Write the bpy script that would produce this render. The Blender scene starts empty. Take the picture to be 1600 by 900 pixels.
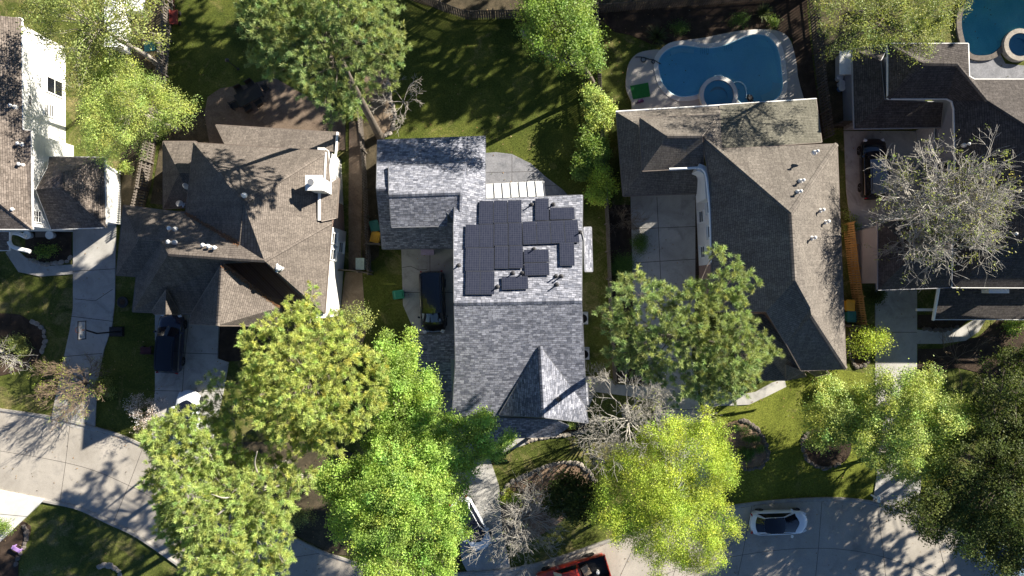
import bpy, math, random
import numpy as np
from mathutils import Vector, Matrix
random.seed(7); rng = np.random.default_rng(7)
R = math.radians
SC = bpy.context.scene
COL = SC.collection

# ---------------------------------------------------------------- survey frame
# drone height and ground scale; W() turns a measured spot at a known height into metres
H, S = 54.7, 19.5
def W(px, py, z=0.0):
    k = (H - z) / H / S
    return Vector(((px - 800) * k, (450 - py) * k, z))
def W2(px, py, z=0.0):
    v = W(px, py, z); return (v.x, v.y)

# ---------------------------------------------------------------- materials
MATS = {}
def _new(name):
    m = bpy.data.materials.new(name); m.use_nodes = True
    nt = m.node_tree; nt.nodes.clear()
    out = nt.nodes.new('ShaderNodeOutputMaterial')
    b = nt.nodes.new('ShaderNodeBsdfPrincipled')
    nt.links.new(b.outputs[0], out.inputs[0])
    MATS[name] = m
    return m, nt, b, out
def c4(c): return (c[0], c[1], c[2], 1.0)
def ramp(nt, fac, stops):
    r = nt.nodes.new('ShaderNodeValToRGB')
    els = r.color_ramp.elements
    while len(els) < len(stops): els.new(0.5)
    for e, (p, c) in zip(els, stops): e.position = p; e.color = c4(c)
    nt.links.new(fac, r.inputs[0]); return r.outputs[0]
def noise(nt, vec, scale, detail=4, rough=.6, dist=0):
    n = nt.nodes.new('ShaderNodeTexNoise')
    n.inputs['Scale'].default_value = scale; n.inputs['Detail'].default_value = detail
    n.inputs['Roughness'].default_value = rough; n.inputs['Distortion'].default_value = dist
    nt.links.new(vec, n.inputs['Vector']); return n.outputs[0]
def coord(nt, which='Object'):
    return nt.nodes.new('ShaderNodeTexCoord').outputs[which]
def worldpos(nt):
    return nt.nodes.new('ShaderNodeNewGeometry').outputs['Position']
def scaled(nt, vec, s):
    m = nt.nodes.new('ShaderNodeMapping'); m.inputs['Scale'].default_value = s
    nt.links.new(vec, m.inputs['Vector']); return m.outputs[0]
def mix(nt, fac, a, b, mode='MIX'):
    m = nt.nodes.new('ShaderNodeMix'); m.data_type = 'RGBA'; m.blend_type = mode
    for sock, v in ((m.inputs[0], fac), (m.inputs[6], a), (m.inputs[7], b)):
        if isinstance(v, (int, float)): sock.default_value = v
        elif isinstance(v, tuple): sock.default_value = c4(v)
        else: nt.links.new(v, sock)
    return m.outputs[2]
def bump(nt, b, h, strength=.4, dist=.02):
    n = nt.nodes.new('ShaderNodeBump'); n.inputs['Strength'].default_value = strength
    n.inputs['Distance'].default_value = dist
    nt.links.new(h, n.inputs['Height']); nt.links.new(n.outputs[0], b.inputs['Normal'])
def simple(name, col, rough=.6, metal=0, var=.18, scale=6, spec=.4, coat=0):
    m, nt, b, _ = _new(name)
    v = coord(nt)
    n = noise(nt, v, scale, 5)
    d = tuple(x * (1 - var) for x in col); l = tuple(min(1, x * (1 + var)) for x in col)
    nt.links.new(ramp(nt, n, [(.3, d), (.7, l)]), b.inputs['Base Color'])
    b.inputs['Roughness'].default_value = rough; b.inputs['Metallic'].default_value = metal
    b.inputs['Specular IOR Level'].default_value = spec
    b.inputs['Coat Weight'].default_value = coat; b.inputs['Coat Roughness'].default_value = .05
    return m
def blotch(name, stops, scale, rough=.9, fine=None, fine_amt=.5, bumps=.5, bscale=30, bdist=.03, stain=None, detail=6, rgh=.65, spots=None):
    """ground-like surface: large blotches, fine grain, optional second stain layer"""
    m, nt, b, _ = _new(name)
    v = worldpos(nt)
    c = ramp(nt, noise(nt, v, scale, detail, rgh, .6), stops)
    if fine:
        f = ramp(nt, noise(nt, v, fine, 5, .75), [(.28, (1 - fine_amt,) * 3), (.72, (1 + fine_amt * .6,) * 3)])
        c = mix(nt, 1.0, c, f, 'MULTIPLY')
    if stain:
        sc_, lo, hi, col, dist = stain
        f = ramp(nt, noise(nt, v, sc_, 7, .7, dist), [(lo, (0, 0, 0)), (hi, (1, 1, 1))])
        c = mix(nt, f, c, col)
    if spots:   # drips, old leaf marks and worn patches
        for sc_, lo, amt in spots:
            f = ramp(nt, noise(nt, v, sc_, 5, .6, .3), [(lo, (1, 1, 1)), (lo + .07, (1 - amt,) * 3)])
            c = mix(nt, 1.0, c, f, 'MULTIPLY')
    nt.links.new(c, b.inputs['Base Color'])
    b.inputs['Roughness'].default_value = rough; b.inputs['Specular IOR Level'].default_value = .25
    bump(nt, b, noise(nt, v, bscale, 6, .7), bumps, bdist)
    return m
def roof_mat(name, c1, c2, gap, w=.33, h=.145, stain=(.75, 1.15), streak=.25, rough=.9, patchy=.35):
    m, nt, b, _ = _new(name)
    uv = coord(nt, 'UV')
    br = nt.nodes.new('ShaderNodeTexBrick')
    br.inputs['Scale'].default_value = 1; br.inputs['Brick Width'].default_value = w
    br.inputs['Row Height'].default_value = h; br.inputs['Mortar Size'].default_value = .011
    br.inputs['Mortar Smooth'].default_value = .3; br.inputs['Bias'].default_value = 0
    br.inputs['Color1'].default_value = c4(c1); br.inputs['Color2'].default_value = c4(c2)
    br.inputs['Mortar'].default_value = c4(gap); br.offset = .37; br.offset_frequency = 3; br.squash = .8; br.squash_frequency = 2
    nt.links.new(uv, br.inputs['Vector'])
    # groups of tabs share a darker or a paler granule blend
    g = ramp(nt, noise(nt, scaled(nt, uv, (2.1, 6.9, 1)), 1.0, 2, .8), [(.36, (1 - patchy,) * 3), (.64, (1 + patchy,) * 3)])
    c = mix(nt, 1.0, br.outputs[0], g, 'MULTIPLY')
    l = ramp(nt, noise(nt, uv, .35, 6, .7, .8), [(.25, (stain[0],) * 3), (.75, (stain[1],) * 3)])
    c = mix(nt, 1.0, c, l, 'MULTIPLY')
    s = ramp(nt, noise(nt, scaled(nt, uv, (1.6, .12, 1)), 1.5, 4, .7), [(.35, (1 - streak,) * 3), (.7, (1.08,) * 3)])
    c = mix(nt, 1.0, c, s, 'MULTIPLY')
    gr = ramp(nt, noise(nt, uv, 55, 2, .8), [(.2, (.9,) * 3), (.8, (1.1,) * 3)])
    c = mix(nt, 1.0, c, gr, 'MULTIPLY')
    nt.links.new(c, b.inputs['Base Color'])
    b.inputs['Roughness'].default_value = rough; b.inputs['Specular IOR Level'].default_value = .2
    inv = nt.nodes.new('ShaderNodeMath'); inv.operation = 'SUBTRACT'; inv.inputs[0].default_value = 1
    nt.links.new(br.outputs['Fac'], inv.inputs[1])
    bump(nt, b, inv.outputs[0], .7, .02)
    return m
def siding_mat(name, col, row=.18):
    m, nt, b, _ = _new(name)
    v = worldpos(nt)
    sep = nt.nodes.new('ShaderNodeSeparateXYZ'); nt.links.new(v, sep.inputs[0])
    mu = nt.nodes.new('ShaderNodeMath'); mu.operation = 'DIVIDE'; mu.inputs[1].default_value = row
    nt.links.new(sep.outputs[2], mu.inputs[0])
    fr = nt.nodes.new('ShaderNodeMath'); fr.operation = 'FRACT'; nt.links.new(mu.outputs[0], fr.inputs[0])
    n = noise(nt, v, 1.2, 6)
    c = ramp(nt, n, [(.3, tuple(x * .86 for x in col)), (.7, col)])
    nt.links.new(c, b.inputs['Base Color']); b.inputs['Roughness'].default_value = .55
    bump(nt, b, fr.outputs[0], .6, .03)
    return m
def brick_wall(name, c1, c2, gap):
    m, nt, b, _ = _new(name)
    v = worldpos(nt)
    cmb = nt.nodes.new('ShaderNodeCombineXYZ'); sep = nt.nodes.new('ShaderNodeSeparateXYZ')
    nt.links.new(v, sep.inputs[0])
    ad = nt.nodes.new('ShaderNodeMath'); ad.operation = 'ADD'
    nt.links.new(sep.outputs[0], ad.inputs[0]); nt.links.new(sep.outputs[1], ad.inputs[1])
    nt.links.new(ad.outputs[0], cmb.inputs[0]); nt.links.new(sep.outputs[2], cmb.inputs[1])
    br = nt.nodes.new('ShaderNodeTexBrick'); br.inputs['Scale'].default_value = 1
    br.inputs['Brick Width'].default_value = .22; br.inputs['Row Height'].default_value = .075; br.inputs['Mortar Size'].default_value = .008
    br.inputs['Color1'].default_value = c4(c1); br.inputs['Color2'].default_value = c4(c2); br.inputs['Mortar'].default_value = c4(gap)
    nt.links.new(cmb.outputs[0], br.inputs['Vector']); nt.links.new(br.outputs[0], b.inputs['Base Color'])
    b.inputs['Roughness'].default_value = .85
    return m
def leaf_mat(name, base, trans=.45, gloss=.35, warm=(1.25, 1.25, .7)):
    m, nt, b, out = _new(name)
    a = nt.nodes.new('ShaderNodeAttribute'); a.attribute_name = 'tint'
    c = mix(nt, 1.0, tuple(base), a.outputs['Color'], 'MULTIPLY')
    nt.links.new(c, b.inputs['Base Color'])
    b.inputs['Roughness'].default_value = .5; b.inputs['Specular IOR Level'].default_value = gloss
    t = nt.nodes.new('ShaderNodeBsdfTranslucent')
    c2 = mix(nt, 1.0, c, tuple(warm), 'MULTIPLY')
    nt.links.new(c2, t.inputs[0])
    ms = nt.nodes.new('ShaderNodeMixShader'); ms.inputs[0].default_value = trans
    nt.links.new(b.outputs[0], ms.inputs[1]); nt.links.new(t.outputs[0], ms.inputs[2])
    nt.links.new(ms.outputs[0], out.inputs[0])
    return m
def glass_mat(name, col=(.01, .012, .018), rough=.05):
    m, nt, b, _ = _new(name)
    n = noise(nt, coord(nt), 2, 2)
    nt.links.new(ramp(nt, n, [(.3, tuple(x * .8 for x in col)), (.7, tuple(x * 1.3 for x in col))]), b.inputs['Base Color'])
    b.inputs['Roughness'].default_value = rough; b.inputs['Specular IOR Level'].default_value = .6
    return m
def water_mat(name, tint, rip=3.0, amt=.15):
    m, nt, b, out = _new(name)
    nt.nodes.remove(b)
    tr = nt.nodes.new('ShaderNodeBsdfTransparent')
    gl = nt.nodes.new('ShaderNodeBsdfGlossy'); gl.inputs['Roughness'].default_value = .03
    v = worldpos(nt)
    n = noise(nt, v, rip, 4, .6, .5)
    nt.links.new(ramp(nt, noise(nt, v, .25, 4), [(.3, tuple(x * .93 for x in tint)), (.7, tint)]), tr.inputs[0])
    bp = nt.nodes.new('ShaderNodeBump'); bp.inputs['Strength'].default_value = amt; bp.inputs['Distance'].default_value = .05
    nt.links.new(n, bp.inputs['Height']); nt.links.new(bp.outputs[0], gl.inputs['Normal'])
    fr = nt.nodes.new('ShaderNodeFresnel'); fr.inputs['IOR'].default_value = 1.33
    nt.links.new(bp.outputs[0], fr.inputs['Normal'])
    ms = nt.nodes.new('ShaderNodeMixShader')
    nt.links.new(fr.outputs[0], ms.inputs[0]); nt.links.new(tr.outputs[0], ms.inputs[1]); nt.links.new(gl.outputs[0], ms.inputs[2])
    nt.links.new(ms.outputs[0], out.inputs[0])
    return m

# ---------------------------------------------------------------- objects
ORG = {}
def _link(o, parent=None):
    COL.objects.link(o)
    if parent is not None:
        o.parent = parent; ORG[o.name] = ORG[parent.name]
def tag(o, label=None, cat=None, group=None, kind=None):
    if label: o['label'] = label
    if cat: o['category'] = cat
    if group: o['group'] = group
    if kind: o['kind'] = kind
    return o
def thing(name, label, cat, loc=(0, 0, 0), group=None):
    o = bpy.data.objects.new(name, None); o.empty_display_size = .3
    COL.objects.link(o); o.location = loc; ORG[o.name] = Vector(loc)
    return tag(o, label, cat, group)
class MB:
    def __init__(s): s.v = []; s.f = []; s.m = []; s.uv = []
    def poly(s, pts, mi=0, uv=None):
        i = len(s.v); s.v += [tuple(p) for p in pts]
        s.f.append(tuple(range(i, i + len(pts)))); s.m.append(mi); s.uv.append(uv)
    def box(s, c, size, rz=0, mi=0, rot=None, taper=1.0):
        hx, hy, hz = size[0] / 2, size[1] / 2, size[2] / 2
        M = rot if rot is not None else Matrix.Rotation(rz, 3, 'Z')
        c = Vector(c); i = len(s.v)
        for sz in (-1, 1):
            t = taper if sz > 0 else 1
            for sx, sy in ((-1, -1), (1, -1), (1, 1), (-1, 1)):
                s.v.append(tuple(c + M @ Vector((sx * hx * t, sy * hy * t, sz * hz))))
        for q in ((3, 2, 1, 0), (4, 5, 6, 7), (0, 1, 5, 4), (1, 2, 6, 5), (2, 3, 7, 6), (3, 0, 4, 7)):
            s.f.append(tuple(i + k for k in q)); s.m.append(mi); s.uv.append(None)
    def prism(s, p2, z0, z1, mi=0, side=None, bottom=True):
        n = len(p2)
        if area2(p2) < 0: p2 = p2[::-1]
        i = len(s.v)
        s.v += [(p[0], p[1], z0) for p in p2] + [(p[0], p[1], z1) for p in p2]
        s.f.append(tuple(range(i + n, i + 2 * n))); s.m.append(mi); s.uv.append(None)
        if bottom: s.f.append(tuple(range(i + n - 1, i - 1, -1))); s.m.append(mi); s.uv.append(None)
        for k in range(n):
            j = (k + 1) % n
            s.f.append((i + k, i + j, i + n + j, i + n + k)); s.m.append(mi if side is None else side); s.uv.append(None)
    def tube(s, pts, rad, n=6, mi=0, cap=True):
        pts = [Vector(p) for p in pts]; i0 = len(s.v); m = len(pts)
        if isinstance(rad, (int, float)): rad = [rad] * m
        prev = None
        for k, p in enumerate(pts):
            d = (pts[min(k + 1, m - 1)] - pts[max(k - 1, 0)])
            if d.length < 1e-6: d = Vector((0, 0, 1))
            d.normalize()
            if prev is None:
                a = d.orthogonal().normalized()
            else:
                a = prev - d * prev.dot(d)
                a = a.normalized() if a.length > 1e-4 else d.orthogonal().normalized()
            prev = a; b = d.cross(a)
            for q in range(n):
                t = 2 * math.pi * q / n
                s.v.append(tuple(p + (a * math.cos(t) + b * math.sin(t)) * rad[k]))
        for k in range(m - 1):
            for q in range(n):
                r = (q + 1) % n
                s.f.append((i0 + k * n + q, i0 + k * n + r, i0 + (k + 1) * n + r, i0 + (k + 1) * n + q)); s.m.append(mi); s.uv.append(None)
        if cap and n > 2:
            s.f.append(tuple(i0 + q for q in range(n - 1, -1, -1))); s.m.append(mi); s.uv.append(None)
            s.f.append(tuple(i0 + (m - 1) * n + q for q in range(n))); s.m.append(mi); s.uv.append(None)
    def lathe(s, c, prof, n=16, mi=0, ax='Z'):
        """prof: list of (radius, height); axis through c"""
        c = Vector(c); i0 = len(s.v)
        for r, h in prof:
            for q in range(n):
                t = 2 * math.pi * q / n
                p = Vector((r * math.cos(t), r * math.sin(t), h))
                if ax == 'Y': p = Vector((p.x, p.z, p.y))
                if ax == 'X': p = Vector((p.z, p.x, p.y))
                s.v.append(tuple(c + p))
        for k in range(len(prof) - 1):
            for q in range(n):
                r = (q + 1) % n
                f = (i0 + k * n + q, i0 + k * n + r, i0 + (k + 1) * n + r, i0 + (k + 1) * n + q)
                s.f.append(f if ax != 'Y' else f[::-1]); s.m.append(mi); s.uv.append(None)
        for k, rev in ((0, True), (len(prof) - 1, False)):
            if prof[k][0] > 1e-4:
                f = tuple(i0 + k * n + q for q in range(n))
                if rev: f = f[::-1]
                if ax == 'Y': f = f[::-1]
                s.f.append(f); s.m.append(mi); s.uv.append(None)
    def build(s, name, mats, parent=None, smooth=False, loc=None):
        if not isinstance(mats, (list, tuple)): mats = [mats]
        if parent is not None: org = ORG[parent.name]
        elif loc is not None: org = Vector(loc)
        else: org = Vector((0, 0, 0))
        me = bpy.data.meshes.new(name)
        me.from_pydata([(a - org.x, b - org.y, c - org.z) for a, b, c in s.v], [], s.f)
        for mm in mats: me.materials.append(mm)
        me.polygons.foreach_set('material_index', s.m)
        if smooth: me.polygons.foreach_set('use_smooth', [True] * len(s.f))
        if any(u is not None for u in s.uv):
            uvl = me.uv_layers.new(name='UVMap')
            flat = []
            for f, u in zip(s.f, s.uv):
                flat += [x for p in (u if u is not None else [(0, 0)] * len(f)) for x in p]
            uvl.data.foreach_set('uv', flat)
        me.update()
        o = bpy.data.objects.new(name, me)
        COL.objects.link(o)
        if parent is not None:
            o.parent = parent; ORG[o.name] = org
        else:
            o.location = org; ORG[o.name] = org
        return o
def area2(p):
    return .5 * sum(p[i][0] * p[(i + 1) % len(p)][1] - p[(i + 1) % len(p)][0] * p[i][1] for i in range(len(p)))
def smooth_closed(pts, n=6):
    out = []; m = len(pts)
    for i in range(m):
        p0, p1, p2, p3 = (np.array(pts[(i + k - 1) % m], float) for k in range(4))
        for j in range(n):
            t = j / n
            out.append(tuple(.5 * ((2 * p1) + (-p0 + p2) * t + (2 * p0 - 5 * p1 + 4 * p2 - p3) * t * t + (-p0 + 3 * p1 - 3 * p2 + p3) * t ** 3)))
    return out
def smooth_open(pts, n=6):
    P = [np.array(p, float) for p in pts]
    P = [2 * P[0] - P[1]] + P + [2 * P[-1] - P[-2]]
    out = []
    for i in range(1, len(P) - 2):
        p0, p1, p2, p3 = P[i - 1:i + 3]
        for j in range(n):
            t = j / n
            out.append(tuple(.5 * ((2 * p1) + (-p0 + p2) * t + (2 * p0 - 5 * p1 + 4 * p2 - p3) * t * t + (-p0 + 3 * p1 - 3 * p2 + p3) * t ** 3)))
    out.append(tuple(P[-2])); return out
def offset_open(pts, d):
    out = []
    for i, p in enumerate(pts):
        a = np.array(pts[max(i - 1, 0)][:2]); b = np.array(pts[min(i + 1, len(pts) - 1)][:2])
        t = b - a; t = t / (np.linalg.norm(t) + 1e-9)
        out.append((p[0] - t[1] * d, p[1] + t[0] * d))
    return out
def inset(poly, d):
    if area2(poly) < 0: poly = poly[::-1]
    n = len(poly); out = []
    for i in range(n):
        p0, p1, p2 = (np.array(poly[(i + k - 1) % n]) for k in range(3))
        e1 = (p1 - p0) / np.linalg.norm(p1 - p0); e2 = (p2 - p1) / np.linalg.norm(p2 - p1)
        n1 = np.array((-e1[1], e1[0])); n2 = np.array((-e2[1], e2[0]))
        b = n1 + n2; L = np.linalg.norm(b)
        if L < .2: out.append(tuple(p1 + n1 * d)); continue
        b /= L; out.append(tuple(p1 + b * d * min(1 / max(.3, float(b @ n1)), 2.5)))
    return out
def in_poly(x, y, P):
    c = False; n = len(P); j = n - 1
    for i in range(n):
        if (P[i][1] > y) != (P[j][1] > y) and x < (P[j][0] - P[i][0]) * (y - P[i][1]) / (P[j][1] - P[i][1]) + P[i][0]: c = not c
        j = i
    return c
def edge_dist(x, y, P):
    best = 1e9; n = len(P)
    for i in range(n):
        ax, ay = P[i][:2]; bx, by = P[(i + 1) % n][:2]
        dx, dy = bx - ax, by - ay
        t = max(0, min(1, ((x - ax) * dx + (y - ay) * dy) / (dx * dx + dy * dy + 1e-12)))
        best = min(best, math.hypot(x - ax - t * dx, y - ay - t * dy))
    return best
_zc = [0]
def structure(name, poly_px, mat, z0=-.3, z1=.01, smooth=0, world=False, kind='structure', side=None):
    _zc[0] += 1; z1 = z1 + .0012 * _zc[0]
    p = poly_px if world else [W2(*q) for q in poly_px]
    if smooth: p = smooth_closed(p, smooth)
    mb = MB(); mb.prism(p, z0, z1)
    c = np.mean(np.array(p), axis=0)
    return tag(mb.build(name, mat, loc=(c[0], c[1], 0)), kind=kind)
def copy_tree(o, parent=None):
    c = o.copy(); COL.objects.link(c)
    if parent is not None: c.parent = parent
    for ch in list(o.children): copy_tree(ch, c)
    return c
# ---------------------------------------------------------------- camera, light, sky
cam = bpy.data.cameras.new('camera'); cam.sensor_width = 36; cam.lens = 36 * S * H / 1600
cam.clip_end = 3000; cam.clip_start = .5
co = bpy.data.objects.new('camera', cam); COL.objects.link(co); co.location = (0, 0, H)
SC.camera = co
EL, AZ = 26.3, 35.4            # sun height; direction it comes from, turned up from +x
sd = Vector((math.cos(R(AZ)) * math.cos(R(EL)), math.sin(R(AZ)) * math.cos(R(EL)), math.sin(R(EL))))
sun = bpy.data.lights.new('sun', 'SUN'); sun.energy = 5.0; sun.angle = R(.5); sun.color = (1, .92, .79)
so = bpy.data.objects.new('sun', sun); COL.objects.link(so)
so.rotation_euler = (-sd).to_track_quat('-Z', 'Y').to_euler()
w = bpy.data.worlds.new('World'); SC.world = w; w.use_nodes = True
nt = w.node_tree; bg = nt.nodes['Background']
sky = nt.nodes.new('ShaderNodeTexSky'); sky.sky_type = 'NISHITA'; sky.sun_disc = False
sky.sun_elevation = R(EL); sky.sun_rotation = R(90 - AZ)
sky.air_density = .60; sky.dust_density = .05; sky.ozone_density = 4.0
nt.links.new(sky.outputs[0], bg.inputs[0]); bg.inputs[1].default_value = .05
vs = SC.view_settings; vs.view_transform = 'Standard'; vs.look = 'None'; vs.exposure = 1.5; vs.gamma = 1; vs.use_curve_mapping = False
SC.cycles.max_bounces = 8; SC.cycles.transparent_max_bounces = 12
SC.cycles.use_denoising = True

# ---------------------------------------------------------------- shared materials
M_conc = blotch('concrete', [(.3, (.33, .32, .30)), (.55, (.44, .43, .405)), (.8, (.52, .505, .48))], .55, .9, 26, .22, .25, 60, .01, (.35, .52, .74, (.24, .23, .215), 1.5), spots=[(1.3, .63, .22), (4.0, .66, .3)])
M_conc_b = blotch('pale_concrete', [(.3, (.50, .49, .46)), (.7, (.66, .65, .62))], .8, .9, 30, .1, .2, 60, .01)
M_street = blotch('street_concrete', [(.28, (.27, .245, .21)), (.5, (.385, .355, .31)), (.75, (.48, .44, .385))], .22, .92, 20, .22, .3, 70, .01, (.5, .56, .80, (.25, .235, .215), 2.0), spots=[(.7, .60, .16), (2.6, .65, .25), (6.0, .68, .3)])
M_kerb = blotch('kerb_concrete', [(.3, (.24, .23, .21)), (.7, (.38, .36, .33))], 1.5, .9, 30, .25, .3, 60, .01)
M_joint = simple('joint_filler', (.055, .05, .047), .95)
M_mulch = blotch('mulch', [(.3, (.035, .025, .018)), (.55, (.07, .048, .034)), (.8, (.12, .085, .06))], 1.2, 1, 22, .7, .9, 30, .05)
M_straw = blotch('pine_straw', [(.3, (.17, .11, .075)), (.55, (.28, .195, .135)), (.8, (.38, .285, .21))], .9, 1, 20, .55, .9, 30, .05)
M_dirt = blotch('bare_dirt', [(.3, (.17, .125, .085)), (.55, (.25, .19, .135)), (.8, (.33, .26, .19))], .8, 1, 18, .4, .8, 24, .05)
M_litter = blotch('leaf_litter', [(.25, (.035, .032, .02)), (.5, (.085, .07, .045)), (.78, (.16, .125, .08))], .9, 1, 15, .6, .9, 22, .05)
M_stonepave = blotch('grey_flagstone', [(.3, (.15, .155, .17)), (.7, (.27, .27, .29))], 1.2, .9, 9, .3, .4, 20, .01)
M_bricks = blotch('brown_pavers', [(.3, (.13, .095, .07)), (.7, (.22, .17, .13))], 1.0, .9, 9, .4, .5, 18, .02)
def lawn_mat(name, dark, mid, pale, straw, amt):
    m, nt, b, _ = _new(name)
    v = worldpos(nt)
    c = ramp(nt, noise(nt, v, .28, 7, .68, .7), [(.28, dark), (.5, mid), (.74, pale)])
    s = ramp(nt, noise(nt, v, .5, 8, .72, 1.0), [(amt, (0, 0, 0)), (amt + .2, (1, 1, 1))])
    c = mix(nt, s, c, straw)
    # blades: stretched fine grain, clumps
    f = ramp(nt, noise(nt, v, 8, 8, .82, .4), [(.32, (.34,) * 3), (.5, (.95,) * 3), (.68, (1.75,) * 3)])
    c = mix(nt, 1.0, c, f, 'MULTIPLY')
    nt.links.new(c, b.inputs['Base Color'])
    b.inputs['Roughness'].default_value = .95; b.inputs['Specular IOR Level'].default_value = .15
    bump(nt, b, noise(nt, v, 16, 6, .8), 1.0, .07)
    return m
M_lawn = lawn_mat('lawn_grass', (.040, .058, .012), (.085, .105, .022), (.15, .165, .042), (.26, .215, .10), .50)
M_lawn_g = lawn_mat('fresh_lawn', (.070, .088, .013), (.14, .165, .026), (.21, .23, .042), (.21, .20, .07), .58)
M_lawn_d = lawn_mat('deep_lawn', (.036, .056, .011), (.082, .102, .019), (.165, .175, .038), (.25, .215, .085), .56)

# ---------------------------------------------------------------- ground, lawns, street
mb = MB(); g = 24
for i in range(g):
    for j in range(g):
        a, b2 = -420 + 840 / g * i, -420 + 840 / g * j; d = 840 / g
        mb.poly([(a, b2, 0), (a + d, b2, 0), (a + d, b2 + d, 0), (a, b2 + d, 0)])
tag(mb.build('ground', M_lawn), kind='structure')
Z = .006
structure('lawn', [(262, -60), (640, -60), (640, 20), (590, 110), (540, 210), (330, 150), (255, 230), (240, 200)], M_lawn_d, -.2, Z)
structure('lawn', [(620, -20), (930, -20), (940, 120), (945, 330), (905, 330), (850, 290), (760, 230), (600, 220), (615, 170)], M_lawn_d, -.2, Z)
structure('lawn', [(1095, 640), (1290, 575), (1480, 600), (1480, 790), (1150, 795)], M_lawn_g, -.2, Z)
structure('lawn', [(545, 425), (632, 430), (650, 500), (690, 640), (660, 700), (545, 640)], M_lawn_d, -.2, Z, kind='structure')
structure('lawn', [(170, 490), (245, 480), (245, 600), (275, 700), (208, 690), (150, 668)], M_lawn_d, -.2, Z)

up = [(-330, 610), (-150, 622), (0, 644), (81, 656), (151, 673), (208, 693), (300, 742), (420, 822), (520, 872), (640, 898), (760, 897), (850, 882), (960, 845), (1060, 812), (1155, 793), (1250, 784), (1330, 784), (1400, 798), (1500, 838), (1600, 885), (1760, 980), (1900, 1060)]
lo = [(-330, 720), (-150, 738), (0, 764), (72, 778), (125, 790), (170, 811), (211, 830), (251, 856), (320, 905), (430, 975), (560, 1030), (700, 1050), (850, 1035), (1000, 985), (1120, 948), (1230, 930), (1330, 935), (1430, 965), (1560, 1030), (1760, 1130), (1900, 1210)]
U = [W2(*p) for p in smooth_open(up, 5)]; L_ = [W2(*p) for p in smooth_open(lo, 5)]
mb = MB(); mb.prism(U + L_[::-1], -.25, .08)
tag(mb.build('street', M_street), kind='structure')
# saw-cut joints and tar lines in the concrete street
def strip(mb, pts, wd, z, mi=0):
    a = offset_open(pts, wd / 2); b = offset_open(pts, -wd / 2)
    for i in range(len(pts) - 1):
        mb.poly([(*a[i], z), (*b[i], z), (*b[i + 1], z), (*a[i + 1], z)], mi)
mb = MB()
n = min(len(U), len(L_))
mid = [((U[i][0] + L_[i][0]) / 2, (U[i][1] + L_[i][1]) / 2) for i in range(n)]
strip(mb, mid, .03, .085)
acc = 0
for i in range(1, n - 1):
    acc += math.dist(mid[i], mid[i - 1])
    if acc > 5.2:
        acc = 0
        strip(mb, [U[i], ((U[i][0] + L_[i][0]) / 2 + .05, (U[i][1] + L_[i][1]) / 2), L_[i]], .032, .085)
tag(mb.build('street_joints', M_joint), kind='structure')
def kerb(pts):
    mb = MB()
    for a, b in ((0, .16), (.16, .32)):
        p, q = offset_open(pts, a), offset_open(pts, b)
        for i in range(len(p) - 1):
            z0, z1 = (.09, .17) if a == 0 else (.17, .17)
            mb.poly([(*p[i], z0), (*p[i + 1], z0), (*q[i + 1], z1), (*q[i], z1)])
            if a > 0: mb.poly([(*q[i], z1), (*q[i + 1], z1), (*q[i + 1], -.1), (*q[i], -.1)])
            else: mb.poly([(*p[i], z0), (*q[i], z1), (*q[i], -.1), (*p[i], -.1)]); mb.poly([(*p[i], -.1), (*p[i + 1], -.1), (*p[i + 1], z0), (*p[i], z0)])
    return tag(mb.build('kerb', M_kerb), kind='structure')
kerb(U); kerb(L_[::-1])

def pave(name, poly, mat, joints=(), z=.03, wd=.04, smooth=0, world=False):
    z += .055
    p = [W2(*q) for q in poly]
    if smooth: p = smooth_closed(p, smooth)
    mb = MB(); mb.prism(p, -.2, z)
    for j in joints: strip(mb, [W2(*q) for q in j], wd, z + .004, 1)
    return tag(mb.build(name, [mat, M_joint]), kind='structure')
pave('driveway', [(115, 348), (182, 348), (181, 420), (180, 473), (176, 510), (163, 547), (152, 600), (149, 674), (116, 667), (80, 657), (92, 600), (101, 557), (110, 515), (115, 480)], M_conc,
     [[(115, 424), (181, 420)], [(112, 494), (177, 502)], [(100, 557), (161, 552)], [(90, 610), (151, 615)], [(118, 467), (150, 470), (177, 452)]])
pave('driveway', [(243, 480), (297, 480), (345, 480), (343, 520), (341, 560), (358, 566), (350, 610), (330, 700), (300, 745), (250, 715), (236, 700), (243, 610)], M_conc,
     [[(297, 490), (289, 560), (284, 640)], [(243, 550), (341, 553)], [(240, 610), (350, 612)], [(343, 500), (341, 560)]])
pave('driveway', [(627, 385), (722, 385), (722, 520), (720, 640), (760, 700), (780, 760), (785, 830), (800, 898), (735, 902), (722, 877), (712, 800), (690, 720), (655, 650), (645, 560), (660, 525), (643, 507), (630, 477)], M_conc,
     [[(672, 388), (672, 520)], [(629, 457), (720, 457)], [(645, 522), (720, 522)], [(722, 866), (790, 842)], [(629, 418), (642, 416), (655, 422), (668, 421)]])
pave('driveway', [(985, 300), (1086, 300), (1086, 440), (1086, 470), (1080, 560), (1095, 640), (1120, 720), (1130, 800), (1060, 818), (1040, 740), (1022, 640), (1010, 560), (990, 500)], M_conc,
     [[(1026, 308), (1032, 434), (1030, 480)], [(986, 358), (1086, 354)], [(987, 411), (1086, 405)], [(1005, 480), (1086, 480)], [(1012, 560), (1080, 560)], [(1025, 640), (1095, 640)]])
pave('driveway', [(1318, 205), (1480, 205), (1480, 330), (1432, 330), (1432, 595), (1440, 700), (1436, 806), (1405, 802), (1362, 790), (1370, 740), (1367, 590), (1367, 420), (1338, 420), (1322, 300)], M_conc,
     [[(1367, 519), (1432, 519)], [(1367, 590), (1432, 590)], [(1368, 680), (1438, 680)], [(1400, 745), (1438, 748)], [(1367, 453), (1432, 453)]])
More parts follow.
